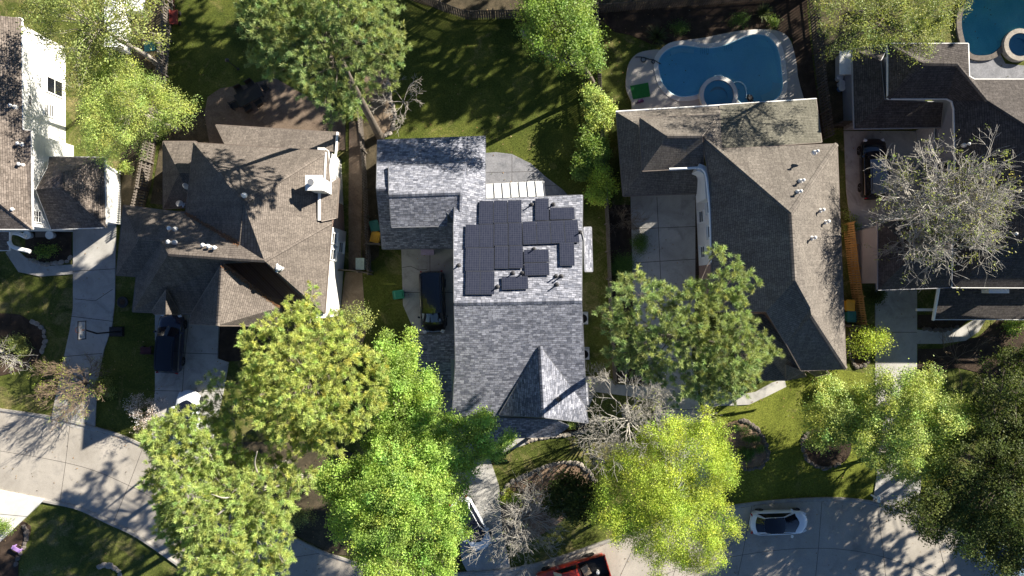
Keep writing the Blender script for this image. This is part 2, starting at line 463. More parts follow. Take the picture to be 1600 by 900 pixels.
pave('path', [(30, 425), (65, 432), (118, 428), (118, 413), (70, 416), (40, 402), (22, 385), (10, 395)], M_conc, [], .034)
pave('path', [(1432, 515), (1470, 518), (1500, 512), (1520, 500), (1540, 498), (1528, 518), (1508, 532), (1470, 537), (1432, 537)], M_conc, [[(1472, 518), (1472, 537)], [(1510, 510), (1516, 526)]], .034)
pave('path', [(1092, 600), (1110, 596), (1150, 618), (1180, 612), (1205, 598), (1225, 592), (1228, 604), (1200, 618), (1170, 632), (1120, 634), (1100, 640)], M_conc, [[(1148, 616), (1150, 634)]], .034)
pave('path', [(740, 685), (815, 677), (826, 692), (800, 702), (770, 712), (742, 708)], M_conc, [[(785, 680), (790, 704)]], .034)
pave('path', [(915, 588), (955, 592), (960, 600), (1030, 606), (1030, 625), (930, 612), (918, 640), (905, 660)], M_conc, [], .034)
pave('driveway', [(-200, 700), (-60, 735), (0, 764), (72, 779), (45, 805), (8, 840), (-60, 900), (-200, 920)], M_conc_b, [[(0, 764), (-40, 840)], [(-20, 800), (46, 806)]], .13)
pave('patio', [(325, 152), (345, 138), (385, 133), (430, 122), (470, 145), (505, 165), (540, 180), (540, 235), (330, 235), (320, 180)], M_bricks, [], .03)
pave('patio', [(750, 240), (775, 238), (800, 241), (830, 256), (852, 276), (880, 297), (895, 315), (750, 320)], M_stonepave, [[(757, 270), (840, 268)], [(800, 242), (800, 300)], [(757, 292), (870, 290)]], .03, .03)
pave('path', [(546, 190), (566, 190), (566, 300), (564, 422), (545, 422), (545, 300)], M_bricks, [], .02)
structure('mulch_bed', [(572, 115), (595, 108), (607, 118), (611, 140), (614, 165), (616, 185), (612, 205), (600, 212), (585, 214), (578, 190), (570, 150)], M_dirt, -.1, .02, 3)
structure('mulch_bed', [(812, 40), (835, 75), (860, 95), (890, 103), (930, 100), (930, -20), (805, -20)], M_mulch, -.1, .02, 3)
structure('mulch_bed', [(783, 772), (795, 757), (830, 738), (860, 726), (895, 722), (918, 735), (933, 752), (930, 775), (900, 790), (880, 812), (840, 838), (790, 850), (760, 830), (775, 795)], M_straw, -.1, .02, 3)
structure('mulch_bed', [(725, 705), (760, 700), (830, 690), (880, 680), (918, 668), (915, 660), (820, 672), (790, 685), (740, 680)], M_mulch, -.1, .022)
structure('mulch_bed', [(1128, 668), (1140, 660), (1158, 657), (1180, 668), (1196, 690), (1200, 712), (1188, 728), (1165, 733), (1148, 722), (1136, 700)], M_straw, -.1, .02, 4)
structure('mulch_bed', [(1254, 688), (1262, 675), (1290, 668), (1320, 672), (1330, 700), (1318, 722), (1290, 730), (1265, 720), (1255, 704)], M_mulch, -.1, .02, 4)
structure('mulch_bed', [(1327, 520), (1340, 508), (1355, 516), (1358, 535), (1355, 562), (1345, 573), (1333, 570), (1327, 550)], M_mulch, -.1, .02, 4)
structure('mulch_bed', [(1434, 492), (1520, 490), (1505, 508), (1470, 516), (1434, 512)], M_mulch, -.1, .022)
structure('mulch_bed', [(1434, 545), (1470, 545), (1530, 525), (1560, 498), (1640, 498), (1640, 620), (1560, 590), (1500, 575), (1434, 580)], M_mulch, -.1, .022)
structure('mulch_bed', [(40, 400), (55, 411), (80, 413), (104, 410), (112, 402), (112, 356), (40, 356)], M_mulch, -.1, .022)
structure('mulch_bed', [(-60, 500), (20, 490), (45, 500), (64, 508), (72, 528), (66, 552), (50, 570), (10, 585), (-60, 590)], M_mulch, -.1, .02, 3)
structure('mulch_bed', [(-60, 810), (38, 815), (46, 840), (30, 870), (20, 920), (-60, 940)], M_mulch, -.1, .02, 3)
structure('mulch_bed', [(342, 508), (415, 508), (415, 560), (342, 566)], M_mulch, -.1, .022)
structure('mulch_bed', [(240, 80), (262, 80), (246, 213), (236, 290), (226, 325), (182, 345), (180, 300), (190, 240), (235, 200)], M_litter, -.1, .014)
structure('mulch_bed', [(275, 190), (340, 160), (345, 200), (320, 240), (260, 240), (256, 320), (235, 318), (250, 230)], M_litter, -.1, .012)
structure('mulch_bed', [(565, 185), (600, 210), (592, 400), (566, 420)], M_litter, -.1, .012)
structure('mulch_bed', [(540, 425), (566, 425), (572, 520), (560, 560), (530, 500)], M_dirt, -.1, .012)
structure('mulch_bed', [(930, -30), (1260, -30), (1262, 30), (1275, 140), (1290, 215), (1278, 215), (1245, 150), (1238, 60), (1200, 46), (1130, 60), (1020, 70), (985, 55), (960, 50), (930, 20)], M_mulch, -.1, .012)
structure('mulch_bed', [(950, 320), (985, 320), (990, 450), (1000, 520), (1015, 600), (962, 596), (952, 480)], M_mulch, -.1, .012)
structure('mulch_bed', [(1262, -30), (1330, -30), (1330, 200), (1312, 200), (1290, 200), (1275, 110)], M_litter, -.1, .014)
structure('mulch_bed', [(1085, 296), (1098, 296), (1098, 430), (1086, 430)], M_mulch, -.1, .036)
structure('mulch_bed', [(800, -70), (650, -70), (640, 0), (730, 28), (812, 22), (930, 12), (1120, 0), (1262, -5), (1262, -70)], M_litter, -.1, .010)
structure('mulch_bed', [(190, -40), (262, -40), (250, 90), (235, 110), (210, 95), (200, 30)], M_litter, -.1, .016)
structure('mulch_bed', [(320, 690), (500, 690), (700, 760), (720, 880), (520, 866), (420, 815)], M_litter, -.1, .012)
from mathutils.geometry import tessellate_polygon
# ---------------------------------------------------------------- houses
M_roofC = roof_mat('blue_grey_shingles', (.13, .14, .175), (.33, .34, .39), (.06, .065, .08), .34, .15, (.88, 1.08), .1, .9, .32)
M_roofB = roof_mat('brown_shingles', (.142, .122, .107), (.198, .171, .149), (.06, .05, .045), .3, .14, (.75, 1.12), .25, .9, .09)
M_roofD = roof_mat('taupe_shingles', (.15, .133, .117), (.205, .184, .161), (.06, .052, .047), .3, .14, (.78, 1.12), .22, .9, .09)
M_roofD2 = roof_mat('greenish_grey_shingles', (.15, .145, .115), (.20, .19, .155), (.07, .065, .055), .3, .14, (.8, 1.1), .2, .9, .09)
M_roofE = roof_mat('shade_darkened_shingles', (.072, .064, .061), (.108, .096, .09), (.03, .026, .025), .3, .14, (.8, 1.15), .2, .9, .2)  # taupe shingles with the missing sunlight darkened into their colour
M_roofA = roof_mat('mottled_brown_shingles', (.15, .125, .108), (.235, .20, .175), (.06, .05, .045), .3, .14, (.75, 1.15), .25, .9, .25)
M_white = siding_mat('white_siding', (.80, .80, .78))
M_trim = simple('white_trim', (.78, .78, .76), .45, var=.06)
M_trim_g = simple('grey_trim', (.15, .155, .17), .5, var=.08)
M_trim_m = simple('mid_grey_trim', (.32, .32, .33), .5, var=.08)
M_trim_b = simple('brown_trim', (.16, .13, .11), .6, var=.1)
M_tan = siding_mat('tan_siding', (.45, .40, .33))
M_greywall = siding_mat('blue_grey_siding', (.30, .32, .36))
M_brick = brick_wall('red_brown_brick', (.22, .11, .075), (.32, .18, .13), (.4, .37, .33))
M_glass = glass_mat('window_glass')
M_metalw = simple('white_metal', (.75, .75, .74), .35, .2, .05)
M_galv = simple('galvanised_metal', (.5, .5, .5), .4, .7, .1)
M_black = simple('black_plastic', (.015, .015, .017), .5)
M_lead = simple('dark_vent', (.05, .05, .055), .6)

def roof(parent, V, faces, mat, trim, name='roof', thick=.16):
    """V: named corners (x, y measured spot, height) or Vectors; faces: corner-name lists. Shell with fascia."""
    P = {k: (v if isinstance(v, Vector) else W(*v)) for k, v in V.items()}
    mb = MB(); edges = {}
    for f in faces:
        ids = f.split() if isinstance(f, str) else f
        pts = [P[i] for i in ids]
        n = Vector((0, 0, 0))
        for i in range(len(pts)):
            a, b = pts[i], pts[(i + 1) % len(pts)]
            n += Vector(((a.y - b.y) * (a.z + b.z), (a.z - b.z) * (a.x + b.x), (a.x - b.x) * (a.y + b.y)))
        if n.z < 0: ids = ids[::-1]; pts = pts[::-1]; n = -n
        n.normalize()
        upv = Vector((0, 0, 1)) - n * n.z
        upv = upv.normalized() if upv.length > .05 else Vector((0, 1, 0))
        uv_ = [(p.dot(upv.cross(n)), p.dot(upv)) for p in pts]
        dn = Vector((0, 0, thick))
        tris = [tuple(range(len(pts)))] if len(pts) == 3 else tessellate_polygon([pts])
        for tr in tris:
            q = [pts[i] for i in tr]; qu = [uv_[i] for i in tr]
            if (q[1] - q[0]).cross(q[2] - q[0]).z < 0: q = q[::-1]; qu = qu[::-1]
            mb.poly(q, 0, qu)
            mb.poly([p - dn for p in q[::-1]], 1)
        for i in range(len(ids)):
            a, b = ids[i], ids[(i + 1) % len(ids)]
            edges.setdefault(frozenset((a, b)), []).append((a, b))
    for k, l in edges.items():
        if len(l) == 1:
            a, b = P[l[0][0]], P[l[0][1]]; d = Vector((0, 0, thick))
            out = (b - a).cross(Vector((0, 0, 1)))
            out.z = 0
            if out.length < 1e-6: continue
            out = out.normalized() * .05
            # gutter board a few centimetres proud of the edge
            mb.poly([a + out, b + out, b + out - d, a + out - d][::-1], 1)
            mb.poly([a, b, b + out, a + out][::-1], 1)
            mb.poly([a - d, b - d, b + out - d, a + out - d], 1)
    o = mb.build(name, [mat, trim], parent)
    o['_'] = 0; del o['_']
    return o, P
M_cap = {}
def ridge(parent, P, pairs, mat, wd=.16, seg=.22):
    """ridge caps: overlapping bent tabs along each ridge or hip"""
    for a, b in pairs:
        mb = MB(); a, b = P[a], P[b]
        d = b - a; L = d.length; d.normalize()
        s = d.cross(Vector((0, 0, 1))).normalized()
        n = max(1, int(L / seg))
        for i in range(n):
            p0 = a + d * (L * i / n); p1 = a + d * (L * (i + 1) / n + .02)
            h0, h1 = .035, .055
            dz = Vector((0, 0, 1))
            drop = wd * .5
            u = i * seg
            for sg in (-1, 1):
                q = [p0 + dz * h0, p1 + dz * h1, p1 + s * sg * wd + dz * (h1 - drop), p0 + s * sg * wd + dz * (h0 - drop)]
                uvq = [(u, 0), (u + .2, 0), (u + .2, .1), (u, .1)]
                if sg > 0: q = q[::-1]
                mb.poly(q, 0, uvq)
            mb.poly([p1 + dz * h1, p1 + s * wd + dz * (h1 - drop), p1 + dz * (h1 - .05), p1 - s * wd + dz * (h1 - drop)], 0, [(0, 0)] * 4)
        mb.build('ridge_cap', mat, parent)
def walls(parent, pts, ztop, mat, ins=.4, name='wall', z0=-.2, zs=None):
    p = [(v.x, v.y) for v in pts]
    if area2(p) < 0: p = p[::-1]
    if ins: p = inset(p, ins)
    mb = MB(); mb.prism(p, z0, ztop)
    return mb.build(name, mat, parent)
def gable(parent, P, a, b, top, mat, drop=.2, push=0.0):
    """triangular wall under a gable end"""
    mb = MB()
    A, B, T = P[a], P[b], P[top]
    inn = Vector((push[0], push[1], 0)) if push else Vector((0, 0, 0))
    d = Vector((0, 0, drop))
    q = [A - d + inn, B - d + inn, T - d + inn]
    q2 = [v + inn * .3 + Vector((0, 0, 0)) for v in q]
    mb.poly(q); mb.poly(q2[::-1])
    for i in range(3):
        j = (i + 1) % 3
        mb.poly([q[j], q[i], q2[i], q2[j]])
    return mb.build('gable', mat, parent)
def window(parent, x, y, z0, z1, wd, face, mat=None, frame=None, grid=(1, 2), sill=True):
    """window on a wall plane: face is the outward unit direction in plan"""
    fx, fy = face; tx, ty = -fy, fx
    frame = frame or M_trim
    mb = MB(); rz = math.atan2(ty, tx)
    h = z1 - z0; c = (z0 + z1) / 2
    for s in (-1, 1):
        mb.box((x + tx * s * wd / 2 + fx * .03, y + ty * s * wd / 2 + fy * .03, c), (.09, .10, h + .09), rz)
    for zz in (z0, z1):
        mb.box((x + fx * .031, y + fy * .031, zz), (wd - .09, .10, .09), rz)
    for i in range(1, grid[0]):
        o = -wd / 2 + wd * i / grid[0]
        mb.box((x + tx * o + fx * .03, y + ty * o + fy * .03, c), (.045, .07, h - .09), rz)
    for j in range(1, grid[1]):
        mb.box((x + fx * .029, y + fy * .029, z0 + h * j / grid[1]), (wd - .09, .065, .045), rz)
    f = mb.build('window', frame, parent)
    g_ = MB(); g_.box((x + fx * .015, y + fy * .015, c), (wd - .05, .04, h - .05), rz)
    g_.build('pane', M_glass, f)
    if sill:
        s_ = MB(); s_.box((x + fx * .09, y + fy * .09, z0 - .08), (wd + .2, .2, .06), rz); s_.build('sill', frame, f)
    return f
def vent_pipe(parent, p, h=.45, r=.045, mat=None, flash=True, cap=False):
    mb = MB(); p = Vector(p)
    if flash: mb.lathe(p, [(.19, -.12), (.16, .04), (r + .03, .12), (r + .02, .16)], 12)
    mb.lathe(p, [(r, .1), (r, h), (r * .7, h), (r * .7, h - .1)], 10)
    if cap: mb.lathe(p + Vector((0, 0, h)), [(r * 1.9, .04), (r * 1.9, .10), (r * .5, .19), (.001, .2)], 12)
    return mb.build('vent_pipe', mat or M_metalw, parent)
def box_vent(parent, p, mat=None, s=.32):
    mb = MB(); p = Vector(p)
    mb.box(p + Vector((0, 0, .02)), (s * 1.5, s * 1.6, .05)); mb.box(p + Vector((0, 0, .14)), (s, s, .2), taper=.85); mb.box(p + Vector((0, 0, .27)), (s * 1.3, s * 1.3, .05), taper=.8)
    return mb.build('roof_vent', mat or M_lead, parent)
def on_plane(a, b, c, px, py, lift=0):
    """point where the sight line at (px,py) meets the plane of three roof corners"""
    n = (b - a).cross(c - a)
    o = Vector((0, 0, H)); d = W(px, py, 0) - o
    t = n.dot(a - o) / n.dot(d)
    return o + d * t + Vector((0, 0, lift))

# ======================= middle house: blue-grey shingles and solar panels
hC = thing('solar_house', 'two storey house with blue grey shingle roof carrying solar panels', 'house', W(810, 450))
t = .44
V = dict(RL=W(710, 474, 8.3), RR=W(908.5, 470, 8.3),
         FL=W(706.5, 649, 5.25), FL2=W(712, 567, 6.85), FR=W(917, 652, 5.25), FRe=W(920, 662, 5.05),
         BR=W(910, 305, 5.4), BR2=W(925.5, 422, 7.6), GR=W(758, 213, 3.2), GL=W(590, 219, 3.2))
pl = (V['RL'], V['RR'], V['BR'])
V['ML'] = on_plane(*pl, 758.5, 311); V['TL'] = on_plane(*pl, 709, 352)
V['GT'] = on_plane(*pl, 709, 295); V['GR'] = on_plane(*pl, 758, 213); V['GL'] = on_plane(*pl, 590, 219)
V['GH'] = on_plane(*pl, 588.5, 296)
zr = V['GH'].z
V['GHR'] = on_plane(*pl, 712, 294)
V['GH'].z += .0; V['GH'] = W(588.5, 296, 6.0); V['GHR'] = W(712, 294, 6.0); V['GFL'] = W(597.5, 389, 2.5); V['GFR'] = W(712, 387.5, 2.5)
roofC, P = roof(hC, V, ['RL RR BR ML GR GHR TL', 'GR GL GH GHR', 'GH GFL GFR GHR', 'RL FL2 FL FR RR'], M_roofC, M_trim_g)
ridge(roofC, P, [('RL', 'RR')], M_roofC, .19)
ridge(roofC, P, [('GH', 'GHR')], M_roofC, .16)
# body
wl = [W(714, 352, 5.3), W(907, 308, 5.3), W(912, 645, 5.2), W(712, 642, 5.2)]
walls(hC, wl, 5.1, M_greywall, .25)
walls(hC, [W(592, 222, 3), W(756, 216, 3), W(712, 384, 2.8), W(600, 386, 2.8)], 2.7, M_greywall, .3)
for s_, (a, b, tp, push) in enumerate((('FR', 'BR', 'RR', (-.35, 0)), ('TL', 'FL', 'RL', (.3, 0)))):
    gable(hC, P, a, b, tp, M_greywall, .18, push)
# raised room over the garage
V2 = dict(TL=W(607.5, 259, 5.3), TR=W(729, 255, 5.3), RL=W(608, 305, 6.5), RR=W(718.7, 301, 6.5), BL=W(612, 355, 5.45), BR=W(698, 353, 5.45), HR=W(717.3, 354.5, 5.6), HL=W(698.5, 331.5, 5.9), HT=W(731, 318, 5.3))
roofU, PU = roof(hC, V2, ['TL TR RR RL', 'RL RR HL BR BL', 'RR HR HL', 'RR TR HT HR'], M_roofC, M_trim_g)
ridge(roofU, PU, [('RL', 'RR'), ('RR', 'HR')], M_roofC, .16)
walls(hC, [W(609, 261, 4.9), W(727, 258, 4.9), W(716, 352, 4.7), W(614, 353, 4.7)], 4.72, M_greywall, .15)
mb = MB(); gx = PU['RL'].x + .18
mb.poly([(gx, PU['TL'].y - .1, 4.7), (gx, PU['BL'].y + .1, 4.6), (gx, PU['RL'].y, 6.35)]); mb.poly([(gx + .1, PU['RL'].y, 6.35), (gx + .1, PU['BL'].y + .1, 4.6), (gx + .1, PU['TL'].y - .1, 4.7)])
mb.build('gable', M_greywall, hC)
# front cross gable
V3 = dict(T=W(844, 541, 7.25), RF=W(851, 651, 7.15), L=W(779, 648, 5.3), L2=W(781, 652, 5.12), RE=W(868, 652, 6.55), RE2=W(868.5, 664, 6.35), FR=W(919.8, 661, 5.0), B=W(913, 629, 5.55))
V3['T'] = on_plane(P['RL'], P['RR'], P['FR'], 844, 541, .03)
V3['B'] = on_plane(P['RL'], P['RR'], P['FR'], 914, 634, .05)
V3['L'] = on_plane(P['RL'], P['RR'], P['FR'], 780, 648, .05)
V3['RF'] = W(850, 652, V3['T'].z - .05)
roofG, PG = roof(hC, V3, ['T L RF', 'T RF FR B'], M_roofC, M_trim_g)
ridge(roofG, PG, [('T', 'RF')], M_roofC, .17)
mb = MB(); d = Vector((0, -.05, 0))
q = [PG['L'] - Vector((0, -.35, .2)), PG['FR'] - Vector((.4, -.35, .2)), PG['RF'] - Vector((0, -.35, .22))]
mb.poly([q[0], q[1], q[2]]); mb.poly([v + Vector((0, .12, 0)) for v in (q[2], q[1], q[0])]); mb.build('gable', M_greywall, hC)
# low roofs: porch in front, car port by the drive, strip on the east side
V4 = dict(a=W(706, 651, 3.25), b=W(868, 656, 3.25), b2=W(889, 666, 3.0), c=W(868, 682, 2.3), d=W(703, 688, 2.3))
pr, PP = roof(hC, V4, ['a b c d', 'b b2 c'], M_roofC, M_trim_g)
V5 = dict(a=W(643, 523, 3.5), b=W(716, 520, 3.5), c=W(712, 580, 3.5), d=W(692, 610, 3.0), e=W(648, 600, 3.0), f=W(645, 560, 3.35))
V5 = dict(a=W(643, 524, 2.75), b=W(716, 522, 2.75), c=W(712, 566, 3.9), e=W(645, 566, 3.9), f=W(646, 610, 2.75), g=W(712, 612, 2.75))
cr, _ = roof(hC, V5, ['a b c e', 'e c g f'], M_roofC, M_trim_g)
for px, py in ((649, 532), (649, 602)):
    mb = MB(); p = W(px, py, 2.6); mb.box((p.x, p.y, 1.25), (.22, .22, 2.7)); mb.build('post', M_trim, hC)
for px, py in ((760, 682), (850, 679)):
    mb = MB(); p = W(px, py, 2.6); mb.box((p.x, p.y, 1.0), (.2, .2, 2.3)); mb.build('post', M_trim, hC)
V6 = dict(a=W(912, 355.5, 4.3), b=W(924, 355, 3.9), c=W(926, 424, 3.9), d=W(914, 424, 4.3))
er, _ = roof(hC, V6, ['a b c d'], M_roofC, M_trim_g, thick=.25)
V7 = dict(a=W(911, 599, 4.6), b=W(917.5, 599, 4.2), c=W(919.5, 632, 4.2), d=W(912, 632, 4.6))
roof(hC, V7, ['a b c d'], M_roofC, M_trim_g, thick=.2)
# west wing wall step seen beside the drive
mb = MB(); p0, p1 = W(703, 563, 5.5), W(716, 648, 5.0)
mb.prism([(p0.x, p0.y), (p1.x, p0.y), (p1.x, p1.y + .4), (p0.x + .15, p1.y + .4)], -.2, 5.0); mb.build('wall', M_greywall, hC)
Vs = dict(a=W(703, 561, 6.6), b=W(715, 567, 6.8), c=W(712, 575, 6.7), d=W(703, 572, 6.2))
# white panel patio cover
M_cover = simple('white_polycarbonate', (.8, .8, .77), .4, var=.05)
mb = MB(); A, B, Cc, D = W(758.5, 287.5, 2.85), W(849, 282.5, 2.85), W(852, 308, 3.05), W(760, 312, 3.05)
pc = MB(); nseg = 7
for i in range(nseg):
    f0, f1 = i / nseg + .006, (i + 1) / nseg - .006
    a0, a1, b0, b1 = A.lerp(B, f0), A.lerp(B, f1), D.lerp(Cc, f0), D.lerp(Cc, f1)
    pc.poly([b0, b1, a1, a0]); dz = Vector((0, 0, .04)); pc.poly([a0 - dz, a1 - dz, b1 - dz, b0 - dz]); pc.poly([a0, a1, a1 - dz, a0 - dz]); pc.poly([b1, b0, b0 - dz, b1 - dz])
    pc.poly([a1, b1, b1 - dz, a1 - dz]); pc.poly([b0, a0, a0 - dz, b0 - dz])
cover = pc.build('patio_cover', M_cover, hC)
rb = MB()
for i in range(nseg + 1):
    a0, b0 = A.lerp(B, i / nseg), D.lerp(Cc, i / nseg); rb.tube([a0 + Vector((0, 0, .03)), b0 + Vector((0, 0, .03))], .03, 4)
for j in range(1, 9):
    a0, b0 = A.lerp(D, j / 9), B.lerp(Cc, j / 9); rb.tube([a0 - Vector((0, 0, .07)), b0 - Vector((0, 0, .07))], .02, 4)
rb.build('rafter', M_trim_g, cover)
for q in (A, B):
    pb = MB(); pb.box((q.x * .995, q.y * .99, 1.35), (.15, .15, 2.8)); pb.build('post', M_trim, hC)
# solar panels on the rear slope
M_cell, nt_, b_, _o = _new('solar_cells')
uvn = coord(nt_, 'UV')
bk = nt_.nodes.new('ShaderNodeTexBrick'); bk.offset = 0; bk.squash = 1
bk.inputs['Scale'].default_value = 1; bk.inputs['Brick Width'].default_value = .165; bk.inputs['Row Height'].default_value = .165; bk.inputs['Mortar Size'].default_value = .006
bk.inputs['Color1'].default_value = (.020, .023, .038, 1); bk.inputs['Color2'].default_value = (.027, .030, .046, 1); bk.inputs['Mortar'].default_value = (.065, .07, .095, 1)
nt_.links.new(uvn, bk.inputs['Vector']); nt_.links.new(bk.outputs[0], b_.inputs['Base Color'])
b_.inputs['Roughness'].default_value = .22; b_.inputs['Specular IOR Level'].default_value = .5
M_frame = simple('panel_frame', (.07, .075, .09), .4, .5, .1)
def panel(c4_):
    """four corner spots in the enlarged survey crop (origin 580,190, factor 3.461)"""
    P4 = [on_plane(*pl, 580 + x / 3.461, 190 + y / 3.461, .0) for x, y in c4_]
    n = (P4[1] - P4[0]).cross(P4[3] - P4[0]); n = n if n.z > 0 else -n; n.normalize()
    c = sum(P4, Vector()) / 4
    ux = (P4[1] - P4[0]).normalized(); uy = n.cross(ux)
    wx = ((P4[1] - P4[0]).length + (P4[2] - P4[3]).length) / 2 - .025; wy = ((P4[3] - P4[0]).length + (P4[2] - P4[1]).length) / 2 - .025
    M3 = Matrix((ux, uy, n)).transposed()
    mb = MB(); mb.box(c + n * .15, (wx, wy, .045), rot=M3)
    for sx in (-1, 1):
        for sy in (-1, 1): mb.box(c + n * .06 + ux * sx * wx * .3 + uy * sy * wy * .35, (.05, .05, .14), rot=M3)
    pn = mb.build('solar_panel', M_frame, hC)
    g_ = MB(); q = [c + n * .1765 + ux * sx * (wx / 2 - .022) + uy * sy * (wy / 2 - .022) for sx, sy in ((-1, -1), (1, -1), (1, 1), (-1, 1))]
    g_.poly(q, 0, [(0, 0), (wx - .044, 0), (wx - .044, wy - .044), (0, wy - .044)])
    g_.build('glass', M_cell, pn)
def grid_p(x0, x1, y0, y1, sk=0.0):
    panel([(x0 + sk, y0), (x1 + sk, y0), (x1 + sk + 3, y1), (x0 + sk + 3, y1)])
for k in range(3): grid_p(508 + k, 587 + k, 562 + 126 * k, 562 + 126 * (k + 1))
for k in range(4): grid_p(582 + 2 * k, 660 + 2 * k, 434 + 126.5 * k, 434 + 126.5 * (k + 1))
for k in range(3): grid_p(660 + 3 * k, 736 + 3 * k, 432 + 123 * k, 432 + 123 * (k + 1)); grid_p(736 + 4 * k, 812 + 4 * k, 430 + 123 * k, 430 + 123 * (k + 1))
grid_p(885, 960, 421, 541); panel([(965, 470), (1099, 468), (1101, 533), (967, 538)])
for k in range(4): panel([(818 + 75.5 * k, 547 - 3 * k), (893.5 + 75.5 * k, 544 - 3 * k), (895.5 + 75.5 * k, 668 - 3 * k), (820 + 75.5 * k, 671 - 3 * k)])
grid_p(1017, 1097, 658, 785); panel([(825, 698), (960, 695), (962, 765), (827, 768)]); panel([(828, 769), (962, 766), (964, 835), (830, 838)]); panel([(705, 843), (848, 839), (850, 911), (707, 915)])
# roof vents on the middle house
for px, py in ((777.5, 448.5), (870, 445), (869, 432), (834.5, 389.5), (831, 320), (864.5, 320), (906.5, 363), (717, 415), (801.5, 427), (816.5, 427), (877, 432)):
    p = on_plane(*pl, px, py); vent_pipe(roofC, p, .55, .05, M_lead)
for px, py in ((873, 624),):
    vent_pipe(roofG, on_plane(PG['RF'], PG['FR'], PG['B'], px, py), .45, .05, M_lead)
mb = MB(); a = on_plane(*pl, 909, 362, .05); b = on_plane(*pl, 913, 396, .05); mb.tube([a, a.lerp(b, .5) + Vector((.1, 0, 0)), b], .03, 5); mb.build('conduit', M_galv, roofC)
wx_ = W(912, 500, 5).x - .28
for yy, z0 in ((-4.5, 3.4), (-7.2, 3.4), (-4.5, .9), (2.0, 1.0)): window(hC, wx_ + .1, yy, z0, z0 + 1.4, 1.0, (1, 0))
for xx in (-2.6, .2): window(hC, xx, W(800, 643, 5.1).y + .14, 3.2, 4.6, 1.2, (0, -1), grid=(2, 2))
mb = MB(); p = W(735, 640, 2); mb.box((W(800, 668, 2).x - 2.2, W(800, 643, 5.1).y + .1, 1.05), (1.0, .12, 2.1)); mb.build('door', M_trim_b, hC)

# ======================= brown-roofed house to the west of it
hB = thing('brown_house', 'sprawling house with brown hip and gable roofs and white east wall', 'house', W(370, 380))
V = dict(A=W(193, 321, 5.2), B=W(182, 430, 5.2), H1=W(217, 375, 7.6), S1=W(252, 377, 7.6), S2=W(213, 432, 5.15), K=W(207, 487, 5.2),
         M0=W(263, 397, 9.4), M=W(413, 407, 9.4), F1=W(300, 491, 5.2), G0=W(347, 411, 7.9), N=W(518, 347, 5.2), Z=W(507, 490, 5.2), F2=W(487, 478, 5.4),
         T=W(380, 317, 10.0), Q=W(374, 382, 9.0), RL=W(303, 223, 5.2), RR=W(511, 236, 5.2), LV=W(290, 333, 5.9))
roofB, P = roof(hB, V, ['A B H1', 'H1 B S2 S1', 'S1 S2 K M0', 'M0 K F1 G0 M', 'M F2 Z', 'M Z N', 'A H1 S1 M0 M Q LV', 'LV Q T RL', 'T RL RR', 'T RR N', 'T N M Q'], M_roofB, M_trim_b)
ridge(roofB, P, [('M0', 'M'), ('M', 'N'), ('T', 'RR'), ('T', 'Q'), ('T', 'RL'), ('A', 'H1'), ('S1', 'M0')], M_roofB, .15)
V = dict(T=W(347, 411, 7.95), R=W(340, 508.5, 8.0), L=W(297, 492, 5.2), L2=W(296, 506, 5.15), RE=W(440, 509, 4.4), RB=W(440, 490, 4.4))
V['RB'] = on_plane(P['M0'], P['K'], P['F1'], 438, 480, .04); V['L'] = on_plane(P['M0'], P['K'], P['F1'], 300, 489, .03); V['T'] = on_plane(P['M0'], P['K'], P['F1'], 347, 412, .03)
V['R'] = W(340, 508.5, V['T'].z)
roofBg, PG = roof(hB, V, ['T L L2 R', 'T R RE RB'], M_roofB, M_trim_b); PG_B = PG
ridge(roofBg, PG, [('T', 'R')], M_roofB, .15)
mb = MB(); dd = Vector((0, .45, -.2)); q = [PG['L2'] + dd + Vector((.4, 0, 0)), PG['RE'] + dd - Vector((.4, 0, 0)), PG['R'] + dd + Vector((0, 0, -.05))]; mb.poly(q); mb.poly([v + Vector((0, .1, 0)) for v in q[::-1]]); mb.build('gable', M_brick, hB)
V = dict(T=W(260, 452, 6.6), R=W(258, 491, 6.65), L=W(240, 489, 5.25), RE=W(279, 491, 5.3), B=W(294, 483, 5.3))
V['T'] = on_plane(P['M0'], P['K'], P['F1'], 260, 453, .05); V['R'] = W(259, 491, V['T'].z)
V['L0'] = on_plane(P['M0'], P['K'], P['F1'], 238, 486, .05); V['L'] = W(241, 491, V['L0'].z - .02); V['RE'] = W(279, 492, 5.35); V['B0'] = on_plane(P['M0'], P['K'], P['F1'], 279, 486, .05)
rg, PS = roof(hB, V, ['T L0 L R', 'T R RE B0'], M_roofB, M_trim_b)
mb = MB(); dd = Vector((0, .35, -.18)); q = [PS['L'] + dd, PS['RE'] + dd, PS['R'] + dd]; mb.poly(q); mb.poly([v + Vector((0, .1, 0)) for v in q[::-1]]); mb.build('gable', M_white, hB)
# one-storey roofs at the back
V = dict(a=W(255, 221, 2.9), b=W(306, 221, 2.9), c=W(300, 323, 4.2), d=W(255, 326, 2.9), e=W(280, 270, 4.4), f=W(306, 270, 4.4))
rl, _ = roof(hB, V, ['a b f e', 'a e d', 'e f c d'], M_roofB, M_trim_b)
V = dict(a=W(337, 195, 2.7), b=W(530, 207, 2.7), c=W(527, 236, 3.6), d=W(352, 226, 3.6))
roof(hB, V, ['a b c d'], M_roofB, M_trim_b)
V = dict(a=W(318, 198, 2.7), b=W(338, 195, 2.7), d=W(353, 226, 3.6), e=W(335, 228, 3.4))
walls(hB, [P['A'], P['B'], W(250, 400, 5.2), P['K'], W(300, 489, 5.2), W(300, 503, 5.2), W(414, 505, 5.2), W(414, 470, 5.2), P['Z'], P['N'], W(512, 240, 5.2), P['RL'], W(300, 323, 5.2)], 5.0, M_brick, .32)
